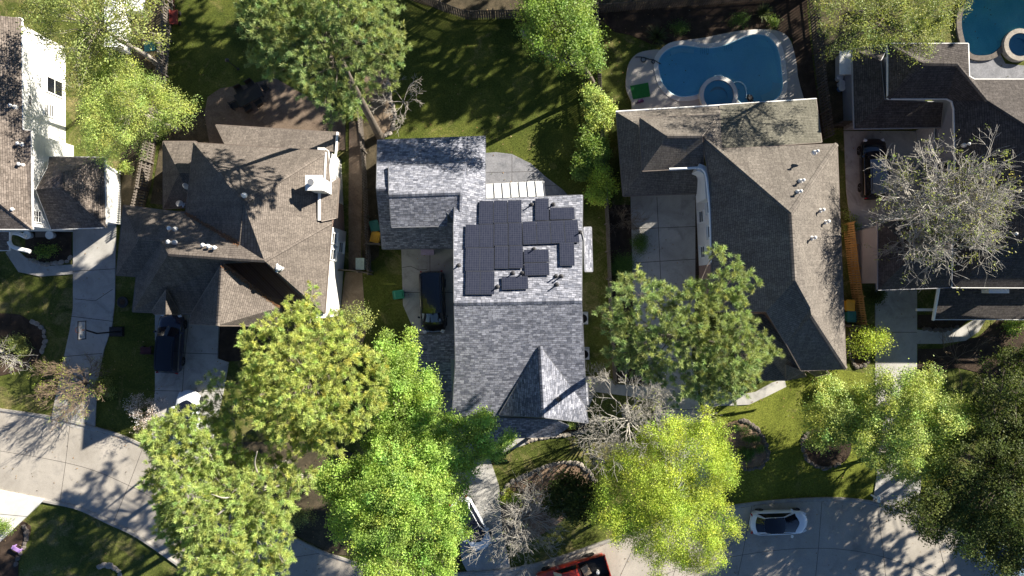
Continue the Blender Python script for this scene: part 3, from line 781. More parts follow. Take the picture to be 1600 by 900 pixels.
walls(hB, [W(258, 224, 2.8), W(303, 224, 2.8), W(303, 322, 2.8), W(258, 322, 2.8)], 2.7, M_brick, .3)
# white siding cladding on the east wall
a, b = W(541, 362, 0), W(531.5, 493, 0)
mb = MB(); mb.prism([(a.x, a.y), (b.x, b.y), (b.x - .5, b.y + .05), (a.x - .5, a.y)], -.2, 5.02); mb.build('wall', M_white, hB)
a2, b2 = W(537, 250, 0), W(540, 352, 0)
mb = MB(); mb.prism([(a2.x - .2, a2.y), (b2.x - .1, b2.y), (b2.x - .6, b2.y), (a2.x - .7, a2.y)], -.2, 4.9); mb.build('wall', M_white, hB)
dx, dy = (b - a).x, (b - a).y; L = math.hypot(dx, dy); fx, fy = -dy / L, dx / L
if fx < 0: fx, fy = -fx, -fy
for f, z0 in ((.12, 3.1), (.3, 3.1), (.2, .9)): window(hB, a.x + dx * f, a.y + dy * f, z0, z0 + 1.2, .8, (fx, fy))
# white chimney with its brick-lined shaft
p = W(491, 286, 8.0)
mb = MB(); mb.box((p.x, p.y, 6.4), (.95, .85, 3.2))
ch = mb.build('chimney', M_white, roofB)
mb = MB(); mb.box((p.x, p.y, 8.06), (1.15, 1.05, .16)); mb.build('chimney_cap', M_trim, roofB)
mb = MB(); mb.lathe((p.x - .1, p.y, 8.14), [(.16, 0), (.16, .3), (.22, .3), (.22, .38)], 10); mb.build('flue', M_galv, roofB)
mb = MB(); q1, q2 = on_plane(P['T'], P['RR'], P['N'], 501, 300), on_plane(P['T'], P['RR'], P['N'], 500, 345)
for q, r in ((q1, q2),): mb.box((q + r) / 2 + Vector((0, 0, .1)), (.16, (q - r).length, .5), rz=math.atan2((r - q).y, (r - q).x) + math.pi / 2)
mb.build('parapet', M_white, roofB)
V = {k: on_plane(P['T'], P['RR'], P['N'], *q, .3) for k, q in dict(a=(504, 299), b=(531, 279), c=(527, 341), d=(504, 346)).items()}
roof(hB, V, ['a b c d'], M_roofB, M_trim_b, thick=.25)
mb = MB(); q1, q2 = W(527, 207, 3.0), W(525, 236, 3.7); mb.tube([q1, q2, W(520, 280, 5.3)], .09, 6); mb.build('gutter', M_trim, hB)
mb = MB(); q1, q2 = W(509, 238, 5.3), W(507, 280, 5.5); mb.tube([q1, q2], .08, 6); mb.build('gutter', M_trim, hB)
for px, py in ((325, 384), (334, 386), (343, 388), (272, 379), (273, 358)):
    vent_pipe(roofB, on_plane(P['A'], P['M0'], P['M'], px, py), .75, .075, M_metalw, cap=True)
for px, py in ((381, 305), (437, 420)):
    vent_pipe(roofB, on_plane(*( (P['M'], P['Z'], P['N']) if px > 400 else (P['T'], P['RR'], P['N'])), px, py), .35, .06, M_metalw)
mb = MB()
c_ = on_plane(P['M'], P['Z'], P['N'], 437, 419, .1)
for k in range(3):
    aa = k * 2.1; mb.tube([c_, c_ + Vector((math.cos(aa) * .32, math.sin(aa) * .32, .1))], .09, 6)
mb.lathe(c_, [(.2, 0), (.2, .25), (.1, .35)], 10); mb.build('roof_vent', M_metalw, roofB)
M_win_front = window(hB, W(320, 503, 4).x, W(320, 503, 5.2).y + .31, 1.0, 2.3, 1.4, (0, -1))
mb = MB(); gy = W(320, 503, 5.2).y + .30
for k in range(2): mb.box((W(375, 500, 5.2).x, gy, .1), (.1, .1, .1))
mb = MB(); mb.box((W(378, 503, 5.2).x, gy, 1.1), (3.2, .1, 2.2)); mb.build('garage_door', M_trim, hB)

# ======================= taupe-roofed house with the kidney pool
hD = thing('pool_house', 'L-shaped house with taupe and dark hip roofs in front of kidney pool', 'house', W(1180, 380))
V = dict(X=W(1097, 213, 5.9), Pk=W(1236, 333, 9.7), R1=W(1242, 438, 9.7), R2=W(1266, 482, 9.0), R3=W(1268, 493, 9.0), SE=W(1322, 576, 5.4), NE=W(1308, 225, 5.4), E1=W(1313, 360, 5.4), NW=W(1127, 233, 5.6),
         W1=W(1110, 281, 5.5), W2_=W(1112, 420, 5.5), W3=W(1114, 487, 5.5), S1=W(1252, 579, 5.4), b2=W(1124, 178, 4.7))
V['V1'] = on_plane(V['Pk'], V['R1'], V['W2_'], 1198, 486); V['V2'] = on_plane(V['R3'], V['SE'], V['S1'], 1229, 537)
roofD, P = roof(hD, V, ['X Pk R1 V1 W3 W2_ W1', 'X b2 NW', 'X NW NE Pk', 'Pk NE E1 SE R3 R2 R1', 'R1 R2 V2 V1', 'R2 R3 V2', 'R3 SE S1 V2'], M_roofD, M_trim_b)
ridge(roofD, P, [('X', 'Pk'), ('Pk', 'R1'), ('R1', 'R2'), ('R3', 'SE'), ('Pk', 'NE')], M_roofD, .17)
V = dict(a=W(963, 175, 2.9), b=W(1125, 165, 2.9), c=W(1121, 190, 3.8), d=W(998, 196, 4.0), e=W(1004, 268, 4.0), f=W(974, 306, 2.9), g=W(1097, 302, 2.9), h=W(1096, 262, 4.0))
roofDg, PGg = roof(hD, V, ['a b c d', 'a d e f', 'f e h g'], M_roofD, M_trim_b)
mb = MB(); mb.tube([W(962, 174.5, 2.9), W(1125, 164.5, 2.9), W(1275.5, 154.5, 2.95)], .08, 6); mb.build('gutter', M_trim, hD)
V = dict(a=W(1000, 184, 4.8), b=W(1122, 180, 4.8), r1=W(1042.5, 213, 6.3), r2=W(1097, 212.5, 6.3), e=W(1004, 267, 4.8), h=W(1100, 262, 4.8))
roofDu, PDu = roof(hD, V, ['a b r2 r1', 'a r1 e', 'e r1 r2 h'], M_roofD, M_trim_b)
ridge(roofDu, PDu, [('r1', 'r2')], M_roofD, .14)
V = dict(a=W(1125, 165, 3.0), b=W(1275, 155, 3.0), c=W(1284, 222, 4.3), d=W(1127, 233, 4.6))
roofDp, PDp = roof(hD, V, ['a b c d'], M_roofD2, M_trim_b)
V = dict(a=W(1194, 492, 4.6), b=W(1229, 540, 4.8), c=W(1254, 582, 4.6), d=W(1229, 594, 3.0), e=W(1150, 594, 3.0), f=W(1150, 492, 4.6))
roof(hD, V, ['a b c d e f'], M_roofD, M_trim_b)
V = dict(a=W(1229, 570, 4.9), b=W(1256, 581, 4.6), c=W(1260, 588, 2.9), d=W(1229, 594, 2.9))
roof(hD, V, ['a b c d'], M_roofD, M_trim_b)
V = dict(a=W(1262, 579, 3.6), b=W(1290, 577, 3.6), c=W(1296, 584, 2.9), d=W(1276, 588, 2.9))
roof(hD, V, ['a b c d'], M_roofD, M_trim_b)
walls(hD, [W(1114, 285, 5.5), W(1300, 232, 5.4), W(1312, 360, 5.4), W(1314, 566, 5.4), W(1250, 570, 5.4), W(1200, 494, 5.4), W(1118, 484, 5.5), W(1118, 424, 5.5)], 5.15, M_brick, .3)
walls(hD, [W(968, 180, 2.9), W(1122, 170, 2.9), W(1100, 298, 2.9), W(978, 302, 2.9)], 2.7, M_brick, .35)
walls(hD, [W(1003, 187, 4.8), W(1118, 184, 4.8), W(1100, 260, 4.8), W(1007, 264, 4.8)], 4.62, M_white, .2)
# white west wall facing the court, curved white gutter above it
a, b = W(1086.5, 306, 0), W(1092, 425, 0)
mb = MB(); mb.prism([(a.x, a.y), (b.x, b.y), (b.x + .9, b.y), (a.x + .9, a.y + .1)], -.2, 5.3); mb.build('wall', M_white, hD)
dx, dy = (b - a).x, (b - a).y; L = math.hypot(dx, dy); fx, fy = dy / L, -dx / L
for f, z0 in ((.05, 3.4), (.22, 3.3), (.52, 3.2), (.3, 1.0), (.75, 1.0)): window(hD, a.x + dx * f, a.y + dy * f, z0, z0 + 1.1, .9, (fx, fy))
mb = MB(); gp = smooth_open([(1046, 264), (1070, 263), (1092, 262), (1100, 266), (1104, 276), (1107, 300), (1110, 340), (1112, 410)], 5)
gw = [Vector((*W2(x, y, 5.5), 5.42)) for x, y in gp]; mb.tube(gw, .10, 6); mb.build('gutter', M_trim, hD)
gpw = [W2(x, y, 5.4) for x, y in smooth_open([(1090, 266), (1099, 270), (1102, 280), (1104, 310)], 4)]
o_ = offset_open(gpw, .55); mb = MB(); mb.prism(gpw + o_[::-1], 2.7, 5.2); mb.build('wall', M_white, hD)
for px, py in ((1251, 283), (1273, 238), (1247, 300)):
    vent_pipe(roofD, on_plane(P['Pk'], P['NE'], P['E1'] if px > 1260 else P['X'], px, py), .42, .06, M_metalw, cap=True)
for px, py in ((1281, 329), (1268, 372), (1289, 347)):
    vent_pipe(roofD, on_plane(P['Pk'], P['E1'], P['R1'], px, py), .5, .065, M_metalw, cap=True)
for px, py in ((1185, 384), (1196, 452), (1201, 463), (1195, 438), (1119, 337), (1126, 367)):
    vent_pipe(roofD, on_plane(P['X'], P['Pk'], P['W1'], px, py), .7 if px == 1185 else .35, .06 if px > 1150 else .04, M_metalw, cap=px > 1150)
window(hD, W(1056, 263, 4.8).x, W(1056, 262, 4.75).y + .19, 3.75, 4.5, 1.1, (0, -1), grid=(2, 1))
mb = MB(); mb.box((W(1035, 300, 2.9).x, W(1035, 299, 2.9).y + .33, 1.1), (4.9, .1, 2.2)); mb.build('garage_door', M_trim, hD)

# ======================= dark-roofed house at the east edge
hE = thing('dark_house', 'large house with shade darkened roof colour and white gutters behind the grey bare tree', 'house', W(1500, 300))
V = dict(a=W(1332, 77, 2.9), b=W(1390, 68, 2.9), c=W(1386, 88, 3.6), d=W(1382, 156, 4.1), e=W(1335, 201, 2.9), f=W(1470, 199, 2.9), g=W(1474, 160, 4.1), h=W(1376, 95, 4.0))
roofEg, _ = roof(hE, V, ['a b h', 'a h d e', 'e d g f'], M_roofE, M_trim_m)
V = dict(a=W(1388, 68, 5.2), b=W(1388, 154, 5.2), r=W(1441, 99, 7.4), r2=W(1495, 100, 7.4), nb=W(1513, 68, 5.2), nc=W(1514.5, 119, 5.6), c=W(1480, 154, 5.2), c2=W(1488, 158, 5.2), w1=W(1491, 170, 5.2), w2=W(1493, 250, 5.2), w3=W(1488, 449, 5.2),
         k1=W(1542, 157, 6.4), k2=W(1600, 194, 7.5), k3=W(1700, 258, 9.4), v=W(1523, 124, 5.3), e1=W(1600, 124, 5.1), e2=W(1790, 120, 5.1), k4=W(1790, 258, 9.4), s1=W(1560, 392, 6.8), s2=W(1498, 449, 5.2), s3=W(1790, 450, 5.2), s4=W(1790, 330, 9.4), s5=W(1700, 330, 9.4))
roofE, P = roof(hE, V, ['a b r', 'a r r2 nc nb', 'b c c2 r2 r', 'c2 w1 k1 r2', 'w1 w2 k2 k1', 'w2 w3 s1 k2', 'w3 s2 s1', 'k2 s1 s5 k3', 's1 s2 s3', 's1 s3 s4 s5', 'k3 s5 s4 k4', 'r2 k1 v nc', 'k1 k2 e1 v', 'k2 k3 e2 e1', 'k3 k4 e2'], M_roofE, M_trim)
roofE2 = roofE
ridge(roofE, P, [('r', 'r2'), ('r2', 'k1'), ('k1', 'k2'), ('k2', 'k3'), ('a', 'r'), ('b', 'r')], M_roofE, .16)
V = dict(a=W(1372, 343, 5.0), b=W(1372, 453, 5.0), c=W(1487, 449, 5.0), d=W(1487, 340, 5.0), r=W(1430, 395, 7.2), r2=W(1487, 395, 7.2))
rf, _ = roof(hE, V, ['a b r', 'b c r2 r', 'a r r2 d'], M_roofE, M_trim_m)
V = dict(a=W(1467, 445, 3.8), b=W(1460, 499, 2.8), c=W(1720, 499, 2.8), d=W(1720, 445, 3.8))
rp, _ = roof(hE, V, ['a b c d'], M_roofE, M_trim)
walls(hE, [W(1376, 347, 5), W(1376, 449, 5), W(1484, 446, 5), W(1484, 346, 5)], 4.8, M_greywall, .3)
walls(hE, [W(1393, 73, 5.2), W(1393, 150, 5.2), W(1478, 150, 5.2), W(1512, 118, 5.2), W(1512, 73, 5.2)], 5.0, M_greywall, .3)
walls(hE, [W(1336, 82, 2.9), W(1390, 74, 2.9), W(1390, 150, 2.9), W(1466, 160, 2.9), W(1466, 195, 2.9), W(1340, 197, 2.9)], 2.7, M_greywall, .35)
walls(hE, [W(1496, 130, 5.2), W(1496, 440, 5.2), W(1700, 440, 5.2), W(1700, 135, 5.2)], 5.0, M_greywall, .3)
M_garage = simple('grey_door_paint', (.48, .5, .52), .5)
a = W(1478, 205, 0)
for k, (px, z0) in enumerate(((1486, 3.2),)): window(hE, W(1490, 260, 5).x - .02, W(1490, 262, 5).y, 3.2, 4.5, 1.2, (-1, 0), grid=(2, 2))
mb = MB(); mb.box((W(1493, 225, 5.2).x + .27, W(1480, 218, 3).y, 1.15), (.1, 2.8, 2.3)); mb.build('garage_door', M_garage, hE)
window(hE, W(1440, 151, 5.2).x, W(1440, 150, 5.2).y + .29, 4.1, 4.85, 1.2, (0, -1), grid=(2, 1))
mb = MB(); mb.tube([W(1467, 446, 4), W(1458, 500, 2.9)], .12, 6); mb.build('gutter', M_trim, hE)
mb = MB(); q = W(1447, 484, 2.4); mb.box((q.x, q.y, 2.4), (1.5, .2, .2)); mb.build('beam', M_trim, hE)
for px, py in ((1507, 227), (1585, 300), (1580, 366)):
    vent_pipe(roofE, on_plane(P['w1'], P['w2'], P['k2'], px, py), .42, .06, M_metalw, cap=True)
mb = MB(); q = W(1325, 98, 1.2); mb.box((q.x, q.y, .9), (.9, 1.6, 1.8)); mb.build('utility_closet', M_white, hE)
mb = MB(); q = W(1325, 98, 1.9); mb.box((q.x - .1, q.y, 1.88), (1.1, 1.8, .08)); mb.build('closet_roof', M_trim, hE)
for px in (1562, 1600):
    V = dict(a=W(px - 12, 466, 3.6), b=W(px + 12, 466, 3.6), c=W(px + 14, 484, 3.1), d=W(px - 14, 484, 3.1))
mb = MB(); q = W(1555, 455, 4.2); mb.box((q.x, q.y, 4.2), (1.5, .3, .8)); mb.build('dormer_front', M_trim, hE)

# ======================= white house at the west edge
hA = thing('white_house', 'white sided house with mottled brown roof cut off by the western edge', 'house', W(20, 220))
V = dict(a=W(33, 28, 5.6), b=W(35, 203, 5.6), c=W(48, 204, 5.6), d=W(49.5, 358, 5.6), r0=W(-143, 10, 9.0), r1=W(-143, 205, 9.0), r2=W(0, 322, 7.6), e=W(23, 357, 5.6), e0=W(0, 322, 7.5), f=W(-320, 28, 5.6), f2=W(-320, 357, 5.6))
roofA, P = roof(hA, V, ['a b c d r1 r0', 'd f2 r1', 'r0 r1 f2 f', 'a f r0'], M_roofA, M_trim)
ridge(roofA, P, [('r1', 'd')], M_roofA, .15)
a, b, c, d = W(97, 60, 0), W(97, 230, 0), W(83, 232, 0), W(80, 362, 0)
wx0 = -36.0
mb = MB(); mb.prism([W2(36, 30, 5.6), W2(36, 200, 5.6), W2(49, 206, 5.6), W2(50, 350, 5.6), W2(-190, 350, 5.6), W2(-190, 32, 5.6)][::1], -.2, 5.4)
mb = MB()
e1 = W(35, 120, 5.6).x - .55; e2 = W(48, 280, 5.6).x - .5
mb.prism([(e1, W(0, 32, 5.6).y), (e1, W(0, 203, 5.5).y), (e2, W(0, 203, 5.5).y), (e2, W(0, 352, 5.6).y), (-52, W(0, 352, 5.6).y), (-52, W(0, 32, 5.6).y)], -.2, 5.4)
wA = mb.build('wall', M_white, hA)
def wz(px, x):  # height on a wall at world x seen at px
    return H - H * (800 - px) / (-x * S) ** 1 * (1 / 1) if False else H * (1 - (-x * S) / (800 - px))
for px0, px1, y0, y1 in ((42.5, 48.5, 149, 166), (69, 75, 163, 181), (76, 82.5, 164, 183), (72, 97, 124, 148)):
    z1, z0 = wz(px0, e1), wz(px1, e1); z0 = max(.3, z0)
    ya, yb = W(0, y0, (z0 + z1) / 2).y, W(0, y1, (z0 + z1) / 2).y
    window(hA, e1, (ya + yb) / 2, z0, z1, abs(ya - yb), (1, 0), grid=(1, 2), sill=False)
z1, z0 = wz(51, e2), wz(63, e2)
window(hA, e2, W(0, 339, 4).y, z0, z1, .85, (1, 0), grid=(2, 3), sill=False)
V = dict(tl=W(77, 245, 2.9), tr=W(163, 246, 2.9), pk=W(96, 292, 5.2), pt=W(96, 270, 5.2), bl=W(80, 358.5, 2.9), br=W(165, 355, 2.9), l=W(56, 296, 5.0), l2=W(74, 262, 4.0))
roofAg, PA = roof(hA, V, ['l pk br bl', 'pk pt tr br', 'pt tl tr', 'l l2 tl pt pk'], M_roofA, M_trim)
ridge(roofAg, PA, [('pk', 'br'), ('pk', 'pt')], M_roofA, .14)
walls(hA, [W(78, 250, 2.9), W(160, 250, 2.9), W(162, 351, 2.9), W(80, 353, 2.9)], 2.7, M_white, .3)
mb = MB(); q = W(162, 300, 2.6); 
mb = MB(); q1, q2 = W(164, 258, 2.95), W(182, 270, 2.2); mb.tube([q1, q2], .12, 6); mb.build('gutter', M_trim, hA)
V = dict(a=W(-60, 362, 3.4), b=W(47, 362, 3.4), c=W(46, 393, 2.6), d=W(-60, 393, 2.6))
roof(hA, dict(a=W(-60, 362, 3.4), b=W(14, 362, 3.4), c=W(14, 391, 2.7), d=W(-60, 391, 2.7)), ['a b c d'], M_roofA, M_trim)
mb = MB(); gp = [W(x, y, 2.9) for x, y in smooth_open([(40, 370), (28, 365), (17, 365), (14, 373), (17, 383), (26, 388), (40, 391), (47, 393)], 4)]; mb.tube(gp, .16, 6); mb.build('gutter', M_trim, hA)
for px, py in ((23, 167), (34, 226), (36, 258), (26, 328)):
    vent_pipe(roofA, on_plane(P['b'], P['a'], P['r0'], px, py), .4, .07, M_metalw, cap=True)
for px, wd in ((48, 10), (67, 20), (85, 10)):
    pass
# ---------------------------------------------------------------- trees and shrubs
M_bark = blotch('bark', [(.3, (.09, .075, .06)), (.7, (.20, .17, .14))], 3, .95, 30, .4, .6, 40, .02)
M_barkpale = blotch('pale_bark', [(.3, (.26, .235, .20)), (.7, (.46, .42, .37))], 3, .95, 30, .3, .6, 40, .02)
M_twig = blotch('grey_twigs', [(.3, (.20, .18, .155)), (.7, (.36, .33, .29))], 2, .95, 30, .2, .3, 40, .01)
M_pale = blotch('bleached_twigs', [(.3, (.28, .265, .235)), (.7, (.49, .465, .42))], 2, .95, 30, .2, .3, 40, .01)
M_twigb = blotch('brown_twigs', [(.3, (.16, .115, .08)), (.7, (.30, .23, .16))], 2, .95, 30, .2, .3, 40, .01)
L_pine = leaf_mat('pine_needles', (.38, .46, .145), .31, .3, (1.35, 1.3, .7))
L_pine2 = leaf_mat('grey_green_needles', (.31, .385, .15), .31, .3, (1.25, 1.2, .7))
L_pine3 = leaf_mat('yellow_green_needles', (.45, .51, .15), .31, .3, (1.2, 1.2, .6))
L_maple = leaf_mat('bright_spring_leaves', (.315, .45, .095), .36, .3, (1.3, 1.3, .6))
L_yel = leaf_mat('yellow_green_leaves', (.41, .51, .075), .31, .25, (1.15, 1.15, .5))
L_lime = leaf_mat('lime_leaves', (.38, .465, .125), .31, .25, (1.2, 1.2, .6))
L_mid = leaf_mat('mid_green_leaves', (.225, .325, .075), .45, .3)
L_olive = leaf_mat('olive_leaves', (.28, .32, .10), .4, .3)
L_dark = leaf_mat('dark_green_leaves', (.085, .112, .032), .34, .15)
L_hedge = leaf_mat('hedge_leaves', (.11, .20, .04), .35, .3)
L_bloom = leaf_mat('white_blossoms', (.62, .55, .50), .3, .2, (1, 1, 1))
L_yuc = leaf_mat('yucca_blades', (.10, .12, .05), .3, .4)

def _unit(a): return a / (np.linalg.norm(a, axis=1, keepdims=True) + 1e-9)
def leaves(name, mat, parent, c, u, w, ln, wd, tint):
    """one kite-shaped leaf per row: centre c, length axis u, width axis w"""
    org = np.array(ORG[parent.name]) if parent is not None else np.zeros(3)
    n = len(c); ln = np.broadcast_to(np.asarray(ln, float).reshape(-1, 1), (n, 1)); wd = np.broadcast_to(np.asarray(wd, float).reshape(-1, 1), (n, 1))
    v = np.empty((n, 4, 3)); c = c - org
    v[:, 0] = c - u * ln * .5; v[:, 1] = c + w * wd * .5 - u * ln * .08; v[:, 2] = c + u * ln * .5; v[:, 3] = c - w * wd * .5 - u * ln * .08
    me = bpy.data.meshes.new(name)
    me.vertices.add(4 * n); me.vertices.foreach_set('co', v.reshape(-1).astype(np.float32))
    me.loops.add(4 * n); me.loops.foreach_set('vertex_index', np.arange(4 * n, dtype=np.int32))
    me.polygons.add(n); me.polygons.foreach_set('loop_start', np.arange(0, 4 * n, 4, dtype=np.int32))
    me.update(calc_edges=True)
    at = me.attributes.new('tint', 'FLOAT_COLOR', 'POINT')
    t4 = np.ones((n, 4, 4), np.float32); t4[:, :, :3] = tint[:, None, :]
    at.data.foreach_set('color', t4.reshape(-1))
    me.materials.append(mat)
    o = bpy.data.objects.new(name, me); COL.objects.link(o)
    if parent is not None: o.parent = parent; ORG[o.name] = ORG[parent.name]
    return o
def tints(n, grp, ngrp, amt=.13, gamt=.27, warm=.09):
    g = 1 + rng.normal(0, gamt, ngrp).clip(-.5, .6); hu = rng.normal(0, warm, ngrp).clip(-.4, .5)
    l = 1 + rng.normal(0, amt, n).clip(-.45, .5)
    t = np.stack([(1 + hu[grp] * .9), np.ones(n), 1 - hu[grp] * .5], 1) * (g[grp] * l)[:, None]
    return t.clip(.15, 2.2).astype(np.float32)
def ragged(poly, amt, seed, step=16):
    """uneven outline: short sprays push out and notches cut in"""
    r_ = random.Random(seed * 7 + 1); out = []
    cx = sum(p[0] for p in poly) / len(poly); cy = sum(p[1] for p in poly) / len(poly)
    for i in range(len(poly)):
        a, b = poly[i], poly[(i + 1) % len(poly)]; n = max(1, int(math.dist(a, b) / step))
        for k in range(n):
            x = a[0] + (b[0] - a[0]) * k / n; y = a[1] + (b[1] - a[1]) * k / n
            d = math.hypot(x - cx, y - cy) or 1; q = r_.gauss(0, amt)
            out.append((x + (x - cx) / d * q, y + (y - cy) / d * q))
    return out
def lobes_in(poly_px, z_low, z_top, rmax, rmin=.5, dens=1.25, seed=0):
    """fill a crown outline (spots seen at mid crown height) with a dome of lobes"""
    zm = z_low * .35 + z_top * .65
    P = [W2(x, y, zm) for x, y in poly_px]
    r_ = random.Random(seed)
    xs = [p[0] for p in P]; ys = [p[1] for p in P]
    pts = []; tries = 0; A = abs(area2(P))
    dmax = max(edge_dist(r_.uniform(min(xs), max(xs)), r_.uniform(min(ys), max(ys)), P) * in_poly(0, 0, P) for _ in range(2)) or 1
    cand = []
    for _ in range(2500):
        x, y = r_.uniform(min(xs), max(xs)), r_.uniform(min(ys), max(ys))
        if in_poly(x, y, P): cand.append((x, y, edge_dist(x, y, P)))
    dm = max(c[2] for c in cand)
    out = []
    for x, y, d in cand:
        r = min(rmax * r_.uniform(.7, 1.1), max(rmin, d))
        if d < r * r_.uniform(.1, .6): continue
        if all(math.hypot(x - q[0], y - q[1]) > (r + q[3]) * .5 / dens for q in out):
            h = (d / dm) ** .55
            z = z_low + (z_top - z_low) * (h * .58 + r_.uniform(0, .42)) - r * .4
            out.append((x, y, z, r))
    return out, P, zm
def spray(lobes, clump_gap, up_bias=.25, shell=(.45, 1.05), flat=.75, k=1.0):
    """leaf clump centres spread through the lobes; returns centres, outward directions, lobe ids"""
    C, D, I = [], [], []
    for i, (x, y, z, r) in enumerate(lobes):
        n = max(4, int(k * 4 * r * r / clump_gap ** 2))
        d = rng.normal(size=(n, 3)); d[:, 2] = d[:, 2] * .8 + up_bias; d = _unit(d)
        rr = r * rng.uniform(shell[0], shell[1], (n, 1))
        p = np.array([x, y, z]) + d * rr * np.array([1, 1, flat])
        C.append(p); D.append(d); I.append(np.full(n, i))
    return np.concatenate(C), np.concatenate(D), np.concatenate(I)
def broad_crown(name, mat, parent, lobes, gap=.55, per=46, size=.17, spread=.25, droop=0, wide=.62, k=1.0, dark=None, **kw):
    C, D, I = spray(lobes, gap, k=k, **kw)
    n = len(C) * per; g = np.repeat(np.arange(len(C)), per)
    off = rng.normal(size=(n, 3)) * spread * np.array([1, 1, .6])
    c = C[g] + off
    nrm = _unit(D[g] * .5 + np.array([0, 0, .55]) + rng.normal(size=(n, 3)) * .55)
    u = _unit(np.cross(nrm, rng.normal(size=(n, 3)))); u[:, 2] -= droop; u = _unit(u)
    w = _unit(np.cross(nrm, u))
    ln = size * rng.uniform(.65, 1.35, n)
    return leaves(name, mat, parent, c, u, w, ln, ln * wide, tints(n, g, len(C))), C
def pine_crown(name, mat, parent, lobes, gap=.42, per=56, ln=.26, wd=.026, k=1.0, up=.35, **kw):
    C, D, I = spray(lobes, gap, up_bias=up, k=k, **kw)
    n = len(C) * per; g = np.repeat(np.arange(len(C)), per)
    dirs = _unit(D[g] * .55 + np.array([0, 0, .35]) + rng.normal(size=(n, 3)) * .62)
    L = ln * rng.uniform(.6, 1.15, n)
    stem = rng.uniform(-.16, .12, (n, 1))
    c = C[g] + D[g] * stem + dirs * L[:, None] * .5
    w = _unit(np.cross(dirs, rng.normal(size=(n, 3))))
    return leaves(name, mat, parent, c, dirs, w, L, wd, tints(n, g, len(C), .12, .2, .09)), C
def limbs(parent, base, lobes, C, zfork, r0, mat, lean=None, ntw=6, name='trunk', limb_keep=1.0):
    """tapered trunk, a limb to each lobe, twigs to some of its clumps"""
    mb = MB(); b = Vector(base)
    lb = [Vector(l[:3]) for l in lobes]
    cen = sum(lb, Vector()) / len(lb)
    top = Vector((cen.x, cen.y, max(l.z for l in lb) - .3))
    f = Vector((b.x + (cen.x - b.x) * .6, b.y + (cen.y - b.y) * .6, zfork))
    line = [b + Vector((0, 0, -.2)), b.lerp(f, .35) + Vector((random.uniform(-.15, .15), random.uniform(-.15, .15), 0)), f, f.lerp(top, .5) + Vector((random.uniform(-.3, .3), random.uniform(-.3, .3), 0)), top]
    mb.tube([line[0], line[0] + Vector((0, 0, .5)), line[1], line[2], line[3], line[4]], [r0 * 1.45, r0 * 1.1, r0 * .9, r0 * .75, r0 * .4, r0 * .12], 9)
    for i, l in enumerate(lb):
        t = min(1, max(0, (l.z - f.z) / max(.5, top.z - f.z) * .8 - .15)) if top.z > f.z else 0
        s = f.lerp(top, t)
        m1 = s.lerp(l, .45) + Vector((random.uniform(-.25, .25), random.uniform(-.25, .25), random.uniform(.0, .5)))
        if limb_keep < 1 and random.random() > limb_keep: continue
        rr = r0 * (.26 + .08 * lobes[i][3]) * (.9 - .4 * t)
        mb.tube([s, m1, l + Vector((0, 0, -.1))], [rr * .8, rr * .5, rr * .22], 6)
        if C is not None:
            d = np.linalg.norm(C - np.array(l), axis=1); idx = np.where(d < lobes[i][3] * 1.15)[0]
            for j in rng.permutation(idx)[:ntw]:
                e = Vector(C[j]); mm = l.lerp(e, .5) + Vector((0, 0, random.uniform(-.1, .25)))
                mb.tube([l.lerp(m1, random.uniform(0, .3)), mm, e], [rr * .22, rr * .13, .008], 4, cap=False)
    return mb.build(name, mat, parent, smooth=True)
def tree(name, label, cat, outline, z_low, z_top, mat, style='broad', rmax=1.8, base=None, zfork=None, r0=.22, bark=None, seed=1, dens=1.25, rmin=.5, group=None, ntw=6, rag=8, **kw):
    random.seed(seed)
    lb, P, zm = lobes_in(ragged(outline, rag, seed), z_low, z_top, rmax, rmin, dens, seed)
    cx = sum(l[0] for l in lb) / len(lb); cy = sum(l[1] for l in lb) / len(lb)
    b = W(*base) if base else Vector((cx, cy, 0))
    t = thing(name, label, cat, b, group)
    if style == 'pine': _, C = pine_crown('crown', mat, t, lb, **kw)
    else: _, C = broad_crown('crown', mat, t, lb, **kw)
    limbs(t, b, lb, C, zfork if zfork else z_low * .75, r0, bark or M_bark, ntw=ntw, limb_keep=.45 if style == 'pine' else .8)
    return t
def bare_branches(mb, p, d, L, r, depth, up, rnd, tips, spread=.55, nseg=3, kids=(3, 4), shrink=.68, minr=.006):
    """one branch and, along it, smaller ones"""
    pts = [p]; q = p.copy(); dd = d.copy()
    for i in range(nseg):
        dd = (dd + Vector((rnd.gauss(0, .14), rnd.gauss(0, .14), rnd.gauss(0, .10) + up * .12))).normalized()
        q = q + dd * (L / nseg); pts.append(q.copy())
    mb.tube(pts, [max(minr, r * (1 - .6 * i / nseg)) for i in range(nseg + 1)], 5 if depth > 2 else 3, cap=False)
    if depth == 0: tips.append((pts[-1], dd.copy())); return
    for k in range(rnd.randint(*kids)):
        t = rnd.uniform(.3, 1.0) if k else 1.0
        f = t * nseg; i = min(nseg - 1, int(f)); s = pts[i].lerp(pts[i + 1], f - i)
        base = (pts[i + 1] - pts[i]).normalized()
        o = Vector((rnd.gauss(0, 1), rnd.gauss(0, 1), rnd.gauss(0, .7)))
        o = (o - base * o.dot(base)).normalized()
        nd = (base * (1 - spread * .5) + o * spread * (1 if k else .5)).normalized()
        bare_branches(mb, s, nd, L * shrink * rnd.uniform(.75, 1.15), max(minr, r * .55), depth - 1, up, rnd, tips, spread, nseg, kids, shrink, minr)
